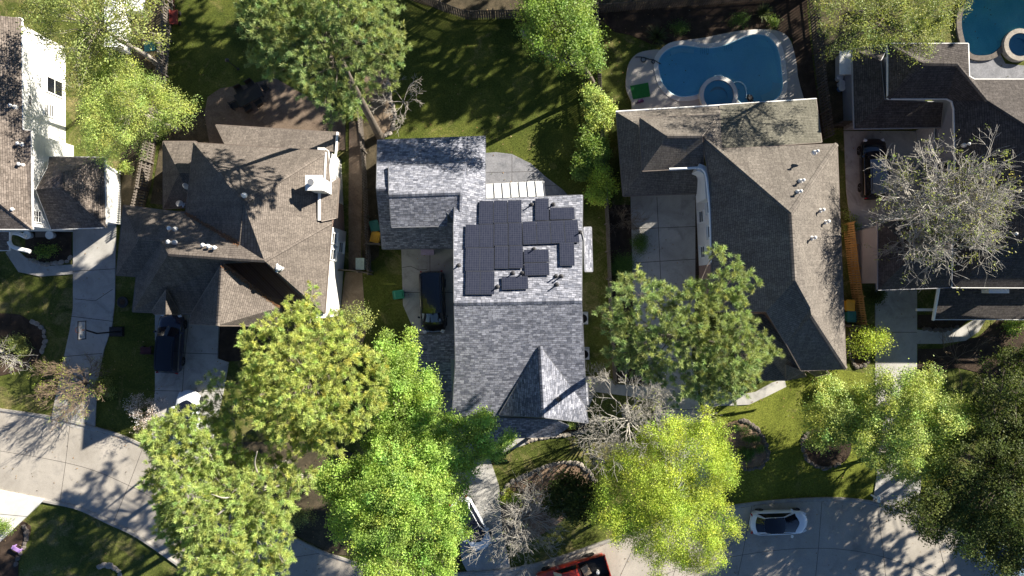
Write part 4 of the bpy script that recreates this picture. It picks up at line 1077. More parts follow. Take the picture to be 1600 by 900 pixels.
def bare_tree(name, label, cat, base, nmain, h0, L, r0, depth, mat, seed, up=.5, tilt=(.3, .8), leafmat=None, leafn=0, leafsize=.12, spread=.6, kids=(3, 4), lean=(0, 0), shrink=.68, minr=.006, crown_name='crown', group=None):
    rnd = random.Random(seed)
    b = W(*base); t = thing(name, label, cat, b, group)
    mb = MB(); tips = []
    fork = b + Vector((lean[0], lean[1], h0))
    if h0 > .4: mb.tube([b - Vector((0, 0, .2)), b + Vector((0, 0, .3)), b.lerp(fork, .6), fork], [r0 * 1.5, r0 * 1.1, r0, r0 * .9], 8)
    tr = MB()
    for i in range(nmain):
        a = 2 * math.pi * (i + rnd.uniform(-.25, .25)) / nmain
        tl = rnd.uniform(*tilt)
        d = Vector((math.cos(a) * math.sin(tl), math.sin(a) * math.sin(tl), math.cos(tl)))
        bare_branches(tr, fork - Vector((0, 0, rnd.uniform(0, h0 * .25))), d, L * rnd.uniform(.8, 1.15), r0 * .5, depth, up, rnd, tips, spread, 3, kids, shrink, minr)
    if h0 > .4: mb.build('trunk', mat, t, smooth=True)
    tr.build('branches', mat, t, smooth=True)
    if leafmat and leafn:
        sel = rnd.sample(tips, min(leafn, len(tips)))
        per = 9
        C = np.array([s[0] for s in sel]); g = np.repeat(np.arange(len(C)), per); n = len(g)
        c = C[g] + rng.normal(size=(n, 3)) * .13
        nr = _unit(rng.normal(size=(n, 3)) + np.array([0, 0, .6])); u = _unit(np.cross(nr, rng.normal(size=(n, 3)))); w_ = np.cross(nr, u)
        leaves(crown_name, leafmat, t, c, u, w_, leafsize * rng.uniform(.6, 1.3, n), leafsize * .6, tints(n, g, len(C)))
    return t
def shrub(name, label, cat, px, py, rx, h, mat, size=.09, gap=.3, per=36, ry=None, stems=True, group=None, k=1.2, wide=.6, n=7, seed=3):
    """low plant of several small lobes round woody stems; rx in measured ground units"""
    random.seed(seed + int(px))
    r = rx / S; r2 = (ry or rx) / S; b = W(px, py)
    t = thing(name, label, cat, b, group)
    lb = []
    for i in range(n):
        a = random.uniform(0, 2 * math.pi); q = random.uniform(.15, .72)
        lb.append((b.x + math.cos(a) * q * r, b.y + math.sin(a) * q * r2, h * random.uniform(.45, .8), max(.12, min(r, r2) * random.uniform(.3, .5))))
    _, C = broad_crown('foliage', mat, t, lb, gap=gap, per=per, size=size, spread=min(.2, r * .25), k=k, wide=wide)
    mb = MB()
    for l in lb: mb.tube([b + Vector((random.uniform(-.1, .1) * r, random.uniform(-.1, .1) * r2, 0)), Vector(l[:3])], [.02, .008], 4, cap=False)
    mb.build('stems', M_bark, t)
    return t

# ---- large crowns
tree('pine_tree', 'tall olive green pine behind the brown house, over its brick patio', 'tree',
     [(360, 30), (370, -40), (480, -80), (600, -70), (625, -10), (622, 60), (612, 105), (570, 122), (548, 150), (520, 180), (480, 152), (440, 112), (400, 105), (370, 80)], 12.5, 18.5, L_pine2, 'pine', 1.7, base=(594, 213), r0=.3, seed=11, gap=.37, per=66, zfork=9.5)
tree('pine_tree', 'large lone grey green pine over the court of the kidney pool house', 'tree',
     [(950, 500), (975, 440), (1000, 425), (1060, 437), (1090, 428), (1122, 436), (1135, 390), (1165, 398), (1202, 425), (1190, 465), (1195, 500), (1215, 530), (1242, 560), (1218, 585), (1190, 605), (1150, 640), (1110, 645), (1070, 620), (1020, 597), (985, 585), (955, 550)], 14, 19, L_pine2, 'pine', 1.45, base=(972, 545), r0=.3, seed=12, gap=.36, per=68, zfork=10)
tree('pine_tree', 'broad yellow green pine covering the front yard of the brown house', 'tree',
     [(365, 580), (350, 540), (380, 500), (430, 465), (470, 453), (510, 488), (545, 520), (578, 560), (602, 600), (590, 650), (560, 700), (520, 722), (480, 715), (440, 722), (395, 692), (360, 650), (345, 610)], 11, 16.5, L_pine3, 'pine', 1.6, base=(520, 590), r0=.3, seed=13, gap=.37, per=66, zfork=8)
T8 = tree('pine_tree', 'pale green pine overhanging the street in front of the brown house', 'tree',
     [(208, 712), (215, 670), (260, 640), (310, 650), (345, 628), (348, 680), (370, 712), (430, 735), (482, 750), (455, 800), (432, 850), (440, 915), (360, 950), (280, 925), (240, 850), (222, 790), (213, 745)], 11, 16, L_pine, 'pine', 1.35, base=(470, 745), r0=.28, seed=14, dens=1.6, gap=.38, per=68, k=1.15, zfork=8.5, bark=M_barkpale)
def big_limb(t, pts, r):
    mb = MB(); P = smooth_open([tuple(W(*p)) for p in pts], 4); n = len(P)
    mb.tube(P, [r * (1 - .75 * i / (n - 1)) for i in range(n)], 8)
    mb.build('limb', M_barkpale, t, smooth=True)
big_limb(T8, [(452, 722, 6), (425, 730, 10), (405, 746, 12.5), (378, 772, 14.2), (338, 806, 15.2)], .22)
big_limb(T8, [(405, 746, 13), (398, 725, 14.2), (402, 705, 14.8)], .09)
big_limb(T8, [(378, 772, 14.2), (352, 778, 15), (330, 772, 15.5)], .07)
tree('pine_tree', 'small dark sparse pine over the white car by the brown house', 'tree',
     [(303, 640), (312, 605), (335, 582), (358, 590), (362, 625), (352, 680), (352, 720), (322, 705), (300, 670)], 8, 11.5, L_pine2, 'pine', .9, r0=.14, seed=15, gap=.45, per=60)
tree('maple_tree', 'bright green spring maple beside the front porch of the solar house', 'tree',
     [(590, 540), (612, 555), (630, 508), (646, 520), (640, 560), (660, 580), (684, 606), (686, 650), (712, 652), (765, 660), (792, 700), (772, 738), (742, 762), (722, 786), (716, 810), (724, 846), (710, 878), (698, 915), (620, 940), (560, 905), (520, 850), (490, 800), (490, 760), (545, 720), (582, 680), (592, 620), (572, 560)], 6.5, 12.5, L_maple, 'broad', 1.5, base=(660, 745), r0=.24, seed=16, gap=.46, per=105, size=.12, rmin=.35, spread=.23, rag=15)
tree('yellow_green_tree', 'vivid yellow green tree at the kerb near the white hatchback', 'tree',
     [(940, 770), (980, 702), (1020, 682), (1060, 660), (1110, 655), (1142, 680), (1162, 740), (1142, 790), (1160, 840), (1125, 872), (1110, 905), (1030, 915), (990, 862), (950, 850), (930, 800)], 5, 9.5, L_yel, 'broad', 1.45, base=(1040, 760), r0=.2, seed=17, gap=.48, per=100, size=.105, droop=.5, wide=.42)
tree('yellow_green_tree', 'feathery lime green tree against the white house and slatted fence', 'tree',
     [(105, 95), (150, 80), (215, 105), (250, 125), (292, 152), (270, 185), (225, 205), (190, 225), (150, 252), (120, 235), (112, 190), (100, 140)], 5.5, 9.5, L_lime, 'broad', 1.3, r0=.18, seed=18, gap=.48, per=76, size=.105, wide=.42, bark=M_barkpale)
tree('olive_tree', 'olive green tree with pale limbs in the northwest corner', 'tree',
     [(15, 10), (50, -50), (180, -50), (232, -20), (240, 55), (185, 72), (135, 92), (112, 128), (80, 110), (60, 70)], 7, 11.5, L_olive, 'broad', 1.4, r0=.2, seed=19, dens=1.0, gap=.56, per=40, size=.13, bark=M_barkpale)
tree('shade_tree', 'mid green tree on the lawn edge behind the solar house', 'tree',
     [(815, -10), (840, -40), (925, -30), (945, 40), (937, 75), (925, 112), (900, 105), (870, 82), (845, 65), (820, 40)], 7.5, 12.5, L_mid, 'broad', 1.25, base=(931, 142), r0=.2, seed=20, gap=.5, per=64, size=.13, zfork=5.5)
tree('maple_tree', 'small light green maple over a dark oval mulch bed', 'tree',
     [(1268, 640), (1298, 588), (1332, 600), (1372, 618), (1362, 670), (1332, 700), (1290, 712), (1270, 680)], 3, 6, L_lime, 'broad', 1.0, base=(1300, 690), r0=.12, seed=21, gap=.44, per=66, size=.12, dens=1.3)
tree('maple_tree', 'spreading green maple with thin crown beside the dark house driveway', 'tree',
     [(1370, 620), (1392, 588), (1440, 572), (1482, 580), (1502, 620), (1542, 640), (1536, 690), (1502, 722), (1490, 757), (1440, 762), (1400, 742), (1370, 722), (1350, 700)], 4.5, 8.5, L_lime, 'broad', 1.1, base=(1400, 700), r0=.15, seed=22, gap=.46, per=84, size=.11, dens=1.3)
tree('dark_evergreen', 'dark green evergreen oak overhanging the street at the southeast corner', 'tree',
     [(1420, 800), (1450, 780), (1490, 762), (1512, 700), (1546, 680), (1552, 620), (1582, 560), (1650, 550), (1720, 650), (1720, 850), (1640, 930), (1560, 905), (1500, 868), (1450, 850)], 5.5, 11, L_dark, 'broad', 1.6, r0=.3, seed=23, gap=.52, per=52, size=.14)
tree('willow_oak', 'yellow green tree over the roof edge beside the turquoise pool', 'tree',
     [(1285, 10), (1300, -50), (1520, -50), (1525, 0), (1500, 35), (1482, 75), (1440, 70), (1400, 65), (1360, 82), (1330, 80), (1300, 50)], 8, 12.5, L_olive, 'broad', 1.2, r0=.2, seed=24, dens=1.05, gap=.52, per=42, size=.13, wide=.4)
tree('magnolia_tree', 'small glossy dark green tree in the straw bed near the red pickup', 'tree',
     [(868, 775), (880, 755), (905, 750), (930, 765), (936, 790), (925, 815), (900, 826), (878, 815)], 2, 4.5, L_dark, 'broad', .75, r0=.08, seed=25, gap=.34, per=34, size=.17)
tree('young_tree', 'small yellow leaved tree in an oval bed beside the dark house driveway', 'tree',
     [(1345, 525), (1368, 518), (1396, 530), (1385, 545), (1362, 552), (1345, 545)], 1.5, 3.2, L_yel, 'broad', .55, base=(1345, 540), r0=.05, seed=26, gap=.34, per=26, size=.1, k=.8)
tree('young_tree', 'dull olive small tree at the southeast corner of the brown house', 'tree',
     [(532, 500), (552, 482), (572, 490), (578, 515), (565, 535), (540, 528)], 3.0, 5.2, L_olive, 'broad', .7, r0=.07, seed=27, gap=.4, per=30, size=.12, k=.8)
# ---- trees just outside the picture whose shade falls into it
for i, (wx, wy, rr, z0, zt, lab) in enumerate(((-8.5, 25, 3.8, 6.5, 11, 'pine north of the long fence, nearest the brick patio'), (-6, 27.5, 4, 8, 14, 'tall pine north of the long fence, behind the brick patio'), (-10, 29.5, 4, 8, 14, 'tall pine north of the patio lawn of the brown house'), (4, 29.5, 4.3, 7, 13, 'tall pine north of the back fence, behind the solar house lawn'), (11, 28, 4.2, 7, 13, 'tall pine north of the back fence, behind the mid green tree'), (18, 30, 4.5, 8, 15, 'tall pine behind the shaded planting north of the kidney pool'),
        (28, 34, 4.2, 8, 14, 'tall pine north of the kidney pool hedge'), (31, 30, 4.5, 8, 15, 'tall pine north of the leaning fence between the two pools'), (38, 28, 4.5, 8, 14, 'tall pine north of the turquoise pool'), (45, 29, 4.5, 8, 14, 'tall pine northeast of the turquoise pool'),
        (-3, 31, 4, 7, 13, 'tall pine north of the long back fence, west end'), (52, 3, 4.5, 8, 14, 'pine beyond the dark house'), (55, -8, 4.5, 7, 13, 'pine east of the dark evergreen oak, farther from the street'), (46.5, -14.5, 4.3, 8, 14, 'pine east of the dark evergreen oak, at the kerb'), (45, -6, 4.2, 9, 14.5, 'pine between the dark house and the dark evergreen oak'), (54, 14, 4.5, 8, 14, 'pine beside the dark house on its far side'))):
    kz = S * H / (H - (z0 * .35 + zt * .65)); random.seed(60 + i)
    ol = [(800 + kz * (wx + rr * math.cos(a) * random.uniform(.75, 1.1)), 450 - kz * (wy + rr * math.sin(a) * random.uniform(.75, 1.1))) for a in np.linspace(0, 2 * math.pi, 12, endpoint=False)]
    tree('pine_tree', lab, 'tree', ol, z0, zt, L_pine, 'pine', 1.7, r0=.28, seed=40 + i, dens=1.2, gap=.6, per=40, wd=.09, ln=.34, ntw=3)

# ---- leafless trees
bare_tree('bare_tree', 'big grey leafless tree with spreading twigs in front of the dark house', 'tree', (1350, 362), 18, 6.4, 2.6, .26, 4, M_pale, 31, .22, (.2, 1.35), L_olive, 520, .13, .65, (3, 5), lean=(1.7, .9), minr=.011)
bare_tree('bare_tree', 'pale leafless tree against the front fence of the solar house', 'tree', (975, 648), 13, 2.2, 2.5, .14, 4, M_pale, 32, .3, (.2, 1.2), L_yel, 60, .09, .6, (3, 5), minr=.010)
bare_tree('bare_tree', 'fine bare crape myrtle with yellow tips on the white house drive', 'tree', (140, 598), 15, .5, 1.6, .07, 4, M_twigb, 33, .55, (.3, 1.15), L_yel, 190, .07, .45, (3, 4), minr=.009)
bare_tree('bare_tree', 'leafless tree with pale limbs cut by the western edge over a mulch bed', 'tree', (6, 548), 10, 1.8, 2.2, .12, 4, M_pale, 34, .3, (.4, 1.2), L_olive, 120, .1, .6, (3, 4), minr=.010)
bare_tree('bare_tree', 'grey leafless crape myrtle at the head of the solar house driveway', 'tree', (814, 806), 12, 1.1, 2.2, .09, 4, M_pale, 35, .3, (.4, 1.2), L_olive, 50, .09, .6, (3, 4), minr=.010)
bare_tree('bare_bush', 'brown twiggy leafless bush beside the shaded concrete court', 'bush', (972, 345), 9, .3, 1.05, .04, 3, M_twigb, 36, .5, (.3, 1.1), None, 0, .1, .5, (3, 4), minr=.009)
bare_tree('bare_bush', 'dry sprawling branches lying in the dark bed before the dark house', 'bush', (1490, 560), 9, .3, 1.5, .04, 2, M_twigb, 37, -.1, (1.1, 1.5), None, 0, .1, .45, (3, 4), minr=.011)
bare_tree('blossom_shrub', 'shrub of white blossom beside the brown house driveway', 'shrub', (243, 636), 8, .5, .95, .05, 3, M_twigb, 38, .4, (.3, 1.1), L_bloom, 240, .09, .6, (3, 4), crown_name='blossom')
bare_tree('bare_bush', 'bleached dead branch hanging at the edge of the back lawn', 'bush', (634, 165), 6, 1.2, 1.3, .05, 3, M_barkpale, 39, -.3, (.7, 1.5), None, 0, .1, .6, (3, 4), minr=.012)
bare_tree('bare_tree', 'grey leafless tree between the green maple and oval mulch bed', 'tree', (1368, 700), 6, 1.5, 1.6, .1, 3, M_twig, 45, .2, (.5, 1.2), None, 0, .1, .6, (3, 4), minr=.010)

# ---- shrubs and hedges
for px, py, rx, ry, h, m, lab in ((930, 172, 30, 42, 3.2, L_lime, 'tallest yellow green shrub, at the north end of the fence row'), (918, 238, 30, 30, 2.8, L_mid, 'leafy green shrub, second from the north in the fence row'),
                                  (906, 268, 22, 24, 2.4, L_mid, 'narrow green shrub, second from the south in the fence row'), (936, 296, 30, 30, 2.6, L_yel, 'golden tipped shrub at the south end of the fence row')):
    shrub('hedge_shrub', lab, 'shrub', px, py, rx, h, m, .14, .34, 36, ry=ry, n=12, group='shrubs along the fence by the solar house', k=1.4)
shrub('clipped_hedge', 'long rectangular clipped green hedge against the court fence', 'hedge', 970, 418, 17, 1.2, L_hedge, .06, .2, 40, ry=30, n=24, k=1.4)
shrub('round_shrub', 'clipped round green bush at the edge of the concrete court', 'shrub', 996, 381, 15, 1.1, L_hedge, .06, .2, 40, n=9, k=1.4)
shrub('clipped_hedge', 'low clipped green hedge in the bed north of the kidney pool', 'hedge', 1060, 48, 22, .9, L_hedge, .06, .24, 40, ry=10, n=12)
shrub('clipped_hedge', 'low dark hedge at the deep end of the kidney pool', 'hedge', 1152, 36, 24, .9, L_hedge, .06, .24, 40, ry=9, n=12)
shrub('round_shrub', 'small round bush beside the pool decking, east of the hedge', 'shrub', 1204, 40, 12, .8, L_mid, .08, .24, 30)
for px, py, lab in ((1147, 667, 'northmost'), (1161, 671, 'second'), (1178, 686, 'easternmost of the northern row'), (1166, 684, 'middle'), (1188, 701, 'easternmost'), (1174, 704, 'yellowish'), (1164, 712, 'southern'), (1157, 702, 'darkest')):
    shrub('mound_shrub', 'small round green shrub in the teardrop bed on the corner lawn', 'shrub', px, py, 9, .6, L_hedge, .06, .18, 36, n=6, group='small round shrubs in the teardrop bed')
shrub('round_shrub', 'glossy round bush at the corner of the dark house driveway', 'shrub', 1362, 461, 15, 1.3, L_dark, .1, .24, 34, n=8)
shrub('round_shrub', 'bright bush at the front corner of the kidney pool house', 'shrub', 1293, 602, 16, 1.2, L_lime, .1, .24, 34, n=8)
shrub('round_shrub', 'yellow green bush by the slatted fence beside the white house', 'shrub', 203, 264, 12, 1.2, L_lime, .1, .24, 34, n=7)
shrub('ground_plants', 'dark mixed plants in the bed at the white house porch', 'plant', 72, 392, 26, .7, L_mid, .12, .3, 24, ry=12, n=10)
shrub('ground_plants', 'leafy plants under the leafless tree at the western edge', 'plant', 28, 538, 30, .8, L_olive, .1, .3, 26, ry=20, n=12)
shrub('ground_plants', 'low leafy clump at the foot of the fine bare crape myrtle', 'plant', 168, 600, 18, .8, L_olive, .09, .26, 30, ry=24, n=9)
shrub('ground_plants', 'yellow green weeds at the end of the straw bed', 'plant', 800, 778, 18, .7, L_yel, .1, .3, 24, n=8)
shrub('ground_plants', 'mixed plants in the corner bed beside the purple bench', 'plant', 8, 822, 20, .7, L_mid, .1, .3, 26, n=8)
shrub('ground_plants', 'small pale flowering clump in the dark front bed of the dark house', 'plant', 1580, 508, 16, .7, L_mid, .12, .26, 26, n=7)
shrub('ground_plants', 'leafy plant growing beside the fence between two pools', 'plant', 1325, 350, 14, .9, L_mid, .1, .26, 26, ry=22, n=8)
shrub('ground_plants', 'scrubby green plants beneath the pine at the patio fence', 'plant', 556, 165, 20, 1.6, L_mid, .12, .3, 30, ry=30, n=10)
shrub('ground_plants', 'dark undergrowth beneath the maple at the driveway', 'plant', 470, 800, 40, 1.2, L_olive, .1, .4, 26, ry=20, n=14)
shrub('round_shrub', 'bush under the lime leaf corner tree in the southeast', 'shrub', 1590, 580, 24, 1.8, L_yel, .12, .3, 34, n=9)
shrub('round_shrub', 'small green plant at the porch of the solar house', 'shrub', 893, 664, 7, .8, L_lime, .09, .2, 24, n=5)
def yucca(label, px, py, r=1.1):
    b = W(px, py); t = thing('yucca', label, 'plant', b)
    n = 160; a = rng.uniform(0, 2 * math.pi, n); el = rng.uniform(.1, 1.3, n)
    d = np.stack([np.cos(a) * np.cos(el), np.sin(a) * np.cos(el), np.sin(el)], 1)
    L = r * rng.uniform(.7, 1.1, n); c = np.array(b) + np.array([0, 0, .25]) + d * L[:, None] * .5
    w_ = _unit(np.cross(d, np.array([0, 0, 1.0]) + rng.normal(size=(n, 3)) * .2))
    leaves('blades', L_yuc, t, c, d, w_, L, .07, tints(n, np.zeros(n, int), 1, .3))
    mb = MB(); mb.lathe(b, [(.14, 0), (.12, .3), (.03, .4)], 8); mb.build('stem', M_bark, t)
yucca('spiky brown green yucca in the bed west of the pool hedge', 1025, 60)
yucca('spiky yucca in the bed north of the deep end of the pool', 1190, 22, .9)
# ---------------------------------------------------------------- pools
M_plaster = blotch('pool_plaster', [(.3, (.34, .60, .72)), (.5, (.42, .69, .80)), (.7, (.50, .78, .86))], .22, .6, 14, .10, .1, 20, .01)
M_plaster2 = blotch('turquoise_plaster', [(.3, (.16, .60, .66)), (.7, (.34, .82, .84))], .35, .6, 10, .2, .1, 20, .01)
M_coping = blotch('pale_coping', [(.3, (.54, .52, .49)), (.7, (.64, .62, .59))], 1.5, .8, 18, .08, .3, 40, .01)
M_deck = blotch('pool_deck_pavers', [(.3, (.36, .335, .31)), (.7, (.43, .405, .38))], .8, .9, 24, .08, .35, 30, .01)
M_water = water_mat('pool_water', (.72, .95, .98), 4.5, .5)
M_waterS = water_mat('spa_water', (.62, .82, .86), 5)
M_waterE = water_mat('turquoise_water', (.78, .98, .98), 2.2, .25)
M_rock = blotch('pale_rock', [(.3, (.24, .21, .18)), (.7, (.45, .41, .36))], 3, .95, 20, .3, .6, 18, .03)
M_rockd = blotch('dark_rock', [(.3, (.10, .085, .075)), (.7, (.20, .175, .155))], 3, .95, 20, .3, .6, 18, .03)
def poolpt(cx, cy): return (800 + cx / 2.812, cy / 2.812)
edge = [poolpt(*p) for p in ((640, 280), (652, 248), (690, 215), (740, 202), (800, 208), (860, 214), (920, 204), (980, 180), (1030, 160), (1080, 154), (1122, 165), (1152, 195), (1171, 240), (1180, 300), (1186, 370), (1178, 412), (1152, 442), (1105, 462), (1045, 470), (1000, 455), (975, 425), (940, 385), (895, 378), (855, 392), (815, 418), (750, 429), (700, 415), (660, 372), (645, 325))]
E2 = smooth_closed([W2(*p) for p in edge], 4)
if area2(E2) < 0: E2 = E2[::-1]
deckp = [(978, 120), (983, 98), (997, 84), (1020, 79), (1040, 78), (1060, 66), (1100, 60), (1150, 50), (1190, 47), (1215, 50), (1232, 62), (1241, 90), (1245, 120), (1248, 190), (1120, 200), (1000, 195), (986, 160), (978, 140)]
D2 = smooth_closed([W2(*p) for p in deckp], 4)
if area2(D2) < 0: D2 = D2[::-1]
def ring(mb, outer, inner, z0, z1, mi=0):
    """flat band between two outlines of equal count"""
    n = len(outer)
    for i in range(n):
        j = (i + 1) % n
        mb.poly([(*outer[i], z1), (*outer[j], z1), (*inner[j], z1), (*inner[i], z1)], mi)
        mb.poly([(*outer[i], z0), (*outer[j], z0), (*outer[j], z1), (*outer[i], z1)], mi)
        mb.poly([(*inner[j], z0), (*inner[i], z0), (*inner[i], z1), (*inner[j], z1)], mi)
pool = thing('swimming_pool', 'kidney shaped blue pool with white coping and raised round spa', 'pool', (*W2(1120, 110), 0))
Eo = inset(E2, -.36)
mb = MB(); ring(mb, Eo, E2, .02, .24); mb.build('coping', M_coping, pool, smooth=False)
# shell: sloping floor with steps, above the ground sheet
mb = MB(); zb = .1
n = len(E2); Ei = inset(E2, .35)
for i in range(n):
    j = (i + 1) % n
    mb.poly([(*E2[i], .2), (*E2[j], .2), (*Ei[j], zb), (*Ei[i], zb)][::-1])
mb.poly([(*p, zb) for p in Ei]); mb.build('basin', M_plaster, pool)
mb = MB()
for k, wd in enumerate((1.0, .55)):
    st = [poolpt(*p) for p in ((1186, 370), (1178, 412), (1152, 442), (1105, 462))]
    s_ = [W2(*p) for p in smooth_open(st, 4)]; o2 = offset_open(s_, -wd * .8)
    mb.prism(s_ + o2[::-1], zb + .002, zb + .03 + .028 * k)
st = [W2(*poolpt(*p)) for p in smooth_open([(690, 215), (740, 202), (800, 208)], 5)]; mb.prism(st + offset_open(st, -.55)[::-1], zb + .002, zb + .04)
mb.build('steps', blotch('step_plaster', [(.3, (.50, .66, .72)), (.7, (.60, .76, .80))], .8, .6, 14, .1, .1, 20, .01), pool)
mb = MB(); mb.poly([(*p, .185) for p in inset(E2, -.005)]); mb.build('water', M_water, pool)
sx, sy = W2(*poolpt(900, 425)); ring_o = [(sx + 1.52 * math.cos(a), sy + 1.52 * math.sin(a)) for a in np.linspace(0, 2 * math.pi, 48, endpoint=False)]
ring_i = [(sx + 1.2 * math.cos(a), sy + 1.2 * math.sin(a)) for a in np.linspace(0, 2 * math.pi, 48, endpoint=False)]
spa = None
mb = MB(); ring(mb, ring_o, ring_i, .1, .5); spa = mb.build('spa', M_coping, pool)
mb = MB(); ring_b = [(sx + .72 * math.cos(a), sy + .72 * math.sin(a)) for a in np.linspace(0, 2 * math.pi, 48, endpoint=False)]
ring(mb, ring_i, ring_b, .2, .36); mb.poly([(*p, .215) for p in ring_b]); mb.build('spa_bench', M_plaster, spa)
mb = MB(); mb.poly([(*p, .44) for p in ring_i]); mb.build('spa_water', M_waterS, spa)
# deck round the coping
mb = MB()
nD = len(D2); cxy = np.mean(np.array(E2), axis=0)
pts3 = [Vector((*p, 0)) for p in D2]; hole = [Vector((*p, 0)) for p in inset(Eo, .05)[::-1]]
tri = tessellate_polygon([pts3, hole]); allp = pts3 + hole
for t_ in tri:
    q = [allp[i] for i in t_]
    if (q[1] - q[0]).cross(q[2] - q[0]).z < 0: q = q[::-1]
    mb.poly([(v.x, v.y, .2) for v in q])
for i in range(nD):
    j = (i + 1) % nD; mb.poly([(*D2[i], -.1), (*D2[j], -.1), (*D2[j], .2), (*D2[i], .2)])
tag(mb.build('pool_deck', M_deck), kind='structure')
# things on and in the pool
def hose(name, label, cat, pts, r, mat, z, px=True, smooth_n=6):
    P = [(*W2(*p), z) for p in pts]; P = smooth_open(P, smooth_n)
    mb = MB(); mb.tube(P, r, 6); c = P[0]
    return tag(mb.build(name, mat, loc=c, smooth=True), label, cat)
M_hose = simple('pale_hose', (.5, .7, .76), .5); M_dkhose = simple('dark_hose', (.03, .04, .05), .5)
hose('cleaner_hose', 'pale floating cleaner hose curving beyond the spa in the blue pool', 'hose', [poolpt(*p) for p in ((872, 355), (890, 338), (915, 335), (935, 352), (950, 372), (985, 362), (1012, 372), (1025, 400), (1025, 435))], .045, M_hose, .22)
hose('garden_hose', 'dark looped hose lying on the round end of the pool deck', 'hose', [poolpt(*p) for p in ((540, 255), (565, 255), (585, 262), (580, 276), (566, 272), (570, 256), (600, 264), (622, 268), (622, 282), (612, 278), (618, 268), (650, 285))], .04, M_dkhose, .24)
M_mat = blotch('green_turf_mat', [(.3, (.018, .13, .03)), (.7, (.03, .19, .045))], 3, .9, 30, .3, .8, 60, .01)
mb = MB(); q = [poolpt(*p) for p in ((517, 381), (596, 366), (605, 427), (530, 440))]; mb.prism([W2(*p) for p in q], .2, .225)
tag(mb.build('turf_mat', M_mat, loc=(*W2(999, 143), .2)), 'rectangular bright green turf mat on the round end of the pool deck', 'mat')
M_toy = simple('purple_plastic', (.10, .04, .12), .5)
mb = MB(); b = W(*poolpt(563, 448)); 
mb.box((b.x, b.y, .28), (.4, .25, .14), .3); mb.lathe((b.x + .1, b.y, .35), [(.09, 0), (.11, .12), (.03, .2)], 10); mb.tube([(b.x - .2, b.y - .1, .24), (b.x - .35, b.y - .18, .22)], .05, 6)
tag(mb.build('pool_toy', M_toy, loc=(b.x, b.y, .2)), 'small purple toy beside the green turf mat', 'toy')
def cleaner():
    b = W(*poolpt(1042, 434)); t = thing('pool_cleaner', 'dark robot pool cleaner near the spa end of the steps', 'pool cleaner', (b.x, b.y, .19))
    mb = MB(); mb.box((b.x, b.y, .28), (.45, .36, .18), .5, taper=.75); mb.build('body', M_black, t)
    for s in (-1, 1):
        mb = MB(); mb.lathe((b.x - .12 * s, b.y + .2 * s, .24), [(.12, -.05), (.12, .05)], 12, ax='Y'); mb.build('wheel', M_dkhose, t)
cleaner()
for k, (cx, cy, r_) in enumerate(((842, 228, 0), (945, 215, 0))):
    b = W(*poolpt(cx, cy - 16)); mb = MB()
    for i in range(5):
        p = Vector((b.x - .3 + .15 * i, b.y, .25)); mb.tube([p, p + Vector((0, -.25, .05)), p + Vector((0, -.55, -.06))], .012, 4)
    tag(mb.build('water_jet', M_waterS, loc=b), 'thin water spout falling from the coping, ' + ('nearer the yucca' if k == 0 else 'nearer the deep end'), 'water jet')
# turquoise pool
pe = thing('swimming_pool', 'turquoise freeform pool cut by the northeast corner', 'pool', (*W2(1600, 30), 0))
q = [(1503, 60), (1500, 30), (1512, -10), (1540, -60), (1720, -60), (1720, 60), (1640, 75), (1612, 60), (1588, 50), (1570, 62), (1560, 75), (1546, 86), (1525, 88), (1512, 82)]
EE = smooth_closed([W2(*p) for p in q], 4)
if area2(EE) < 0: EE = EE[::-1]
mb = MB(); EEo = inset(EE, -.4); ring(mb, EEo, EE, .02, .24); mb.build('coping', M_rockd, pe)
mb = MB(); mb.poly([(*p, .1) for p in EE]); mb.build('basin', M_plaster2, pe)
mb = MB(); mb.poly([(*p, .185) for p in inset(EE, -.005)]); mb.build('water', M_waterE, pe)
sx, sy = W2(1587, 73)
cir = lambda r: [(sx + r * math.cos(a), sy + r * math.sin(a)) for a in np.linspace(0, 2 * math.pi, 40, endpoint=False)]
mb = MB(); ring(mb, cir(1.28), cir(.92), .05, .5); sp = mb.build('spa', M_rock, pe)
mb = MB(); ring(mb, cir(.92), cir(.55), .2, .38); mb.poly([(*p, .22) for p in cir(.55)]); mb.build('spa_bench', M_plaster, sp)
mb = MB(); mb.poly([(*p, .45) for p in cir(.92)]); mb.build('spa_water', M_waterS, sp)
pave('patio', [(1500, 70), (1520, 92), (1545, 94), (1562, 85), (1570, 100), (1610, 104), (1700, 80), (1760, 90), (1760, 150), (1500, 150)], M_stonepave, [], .02)

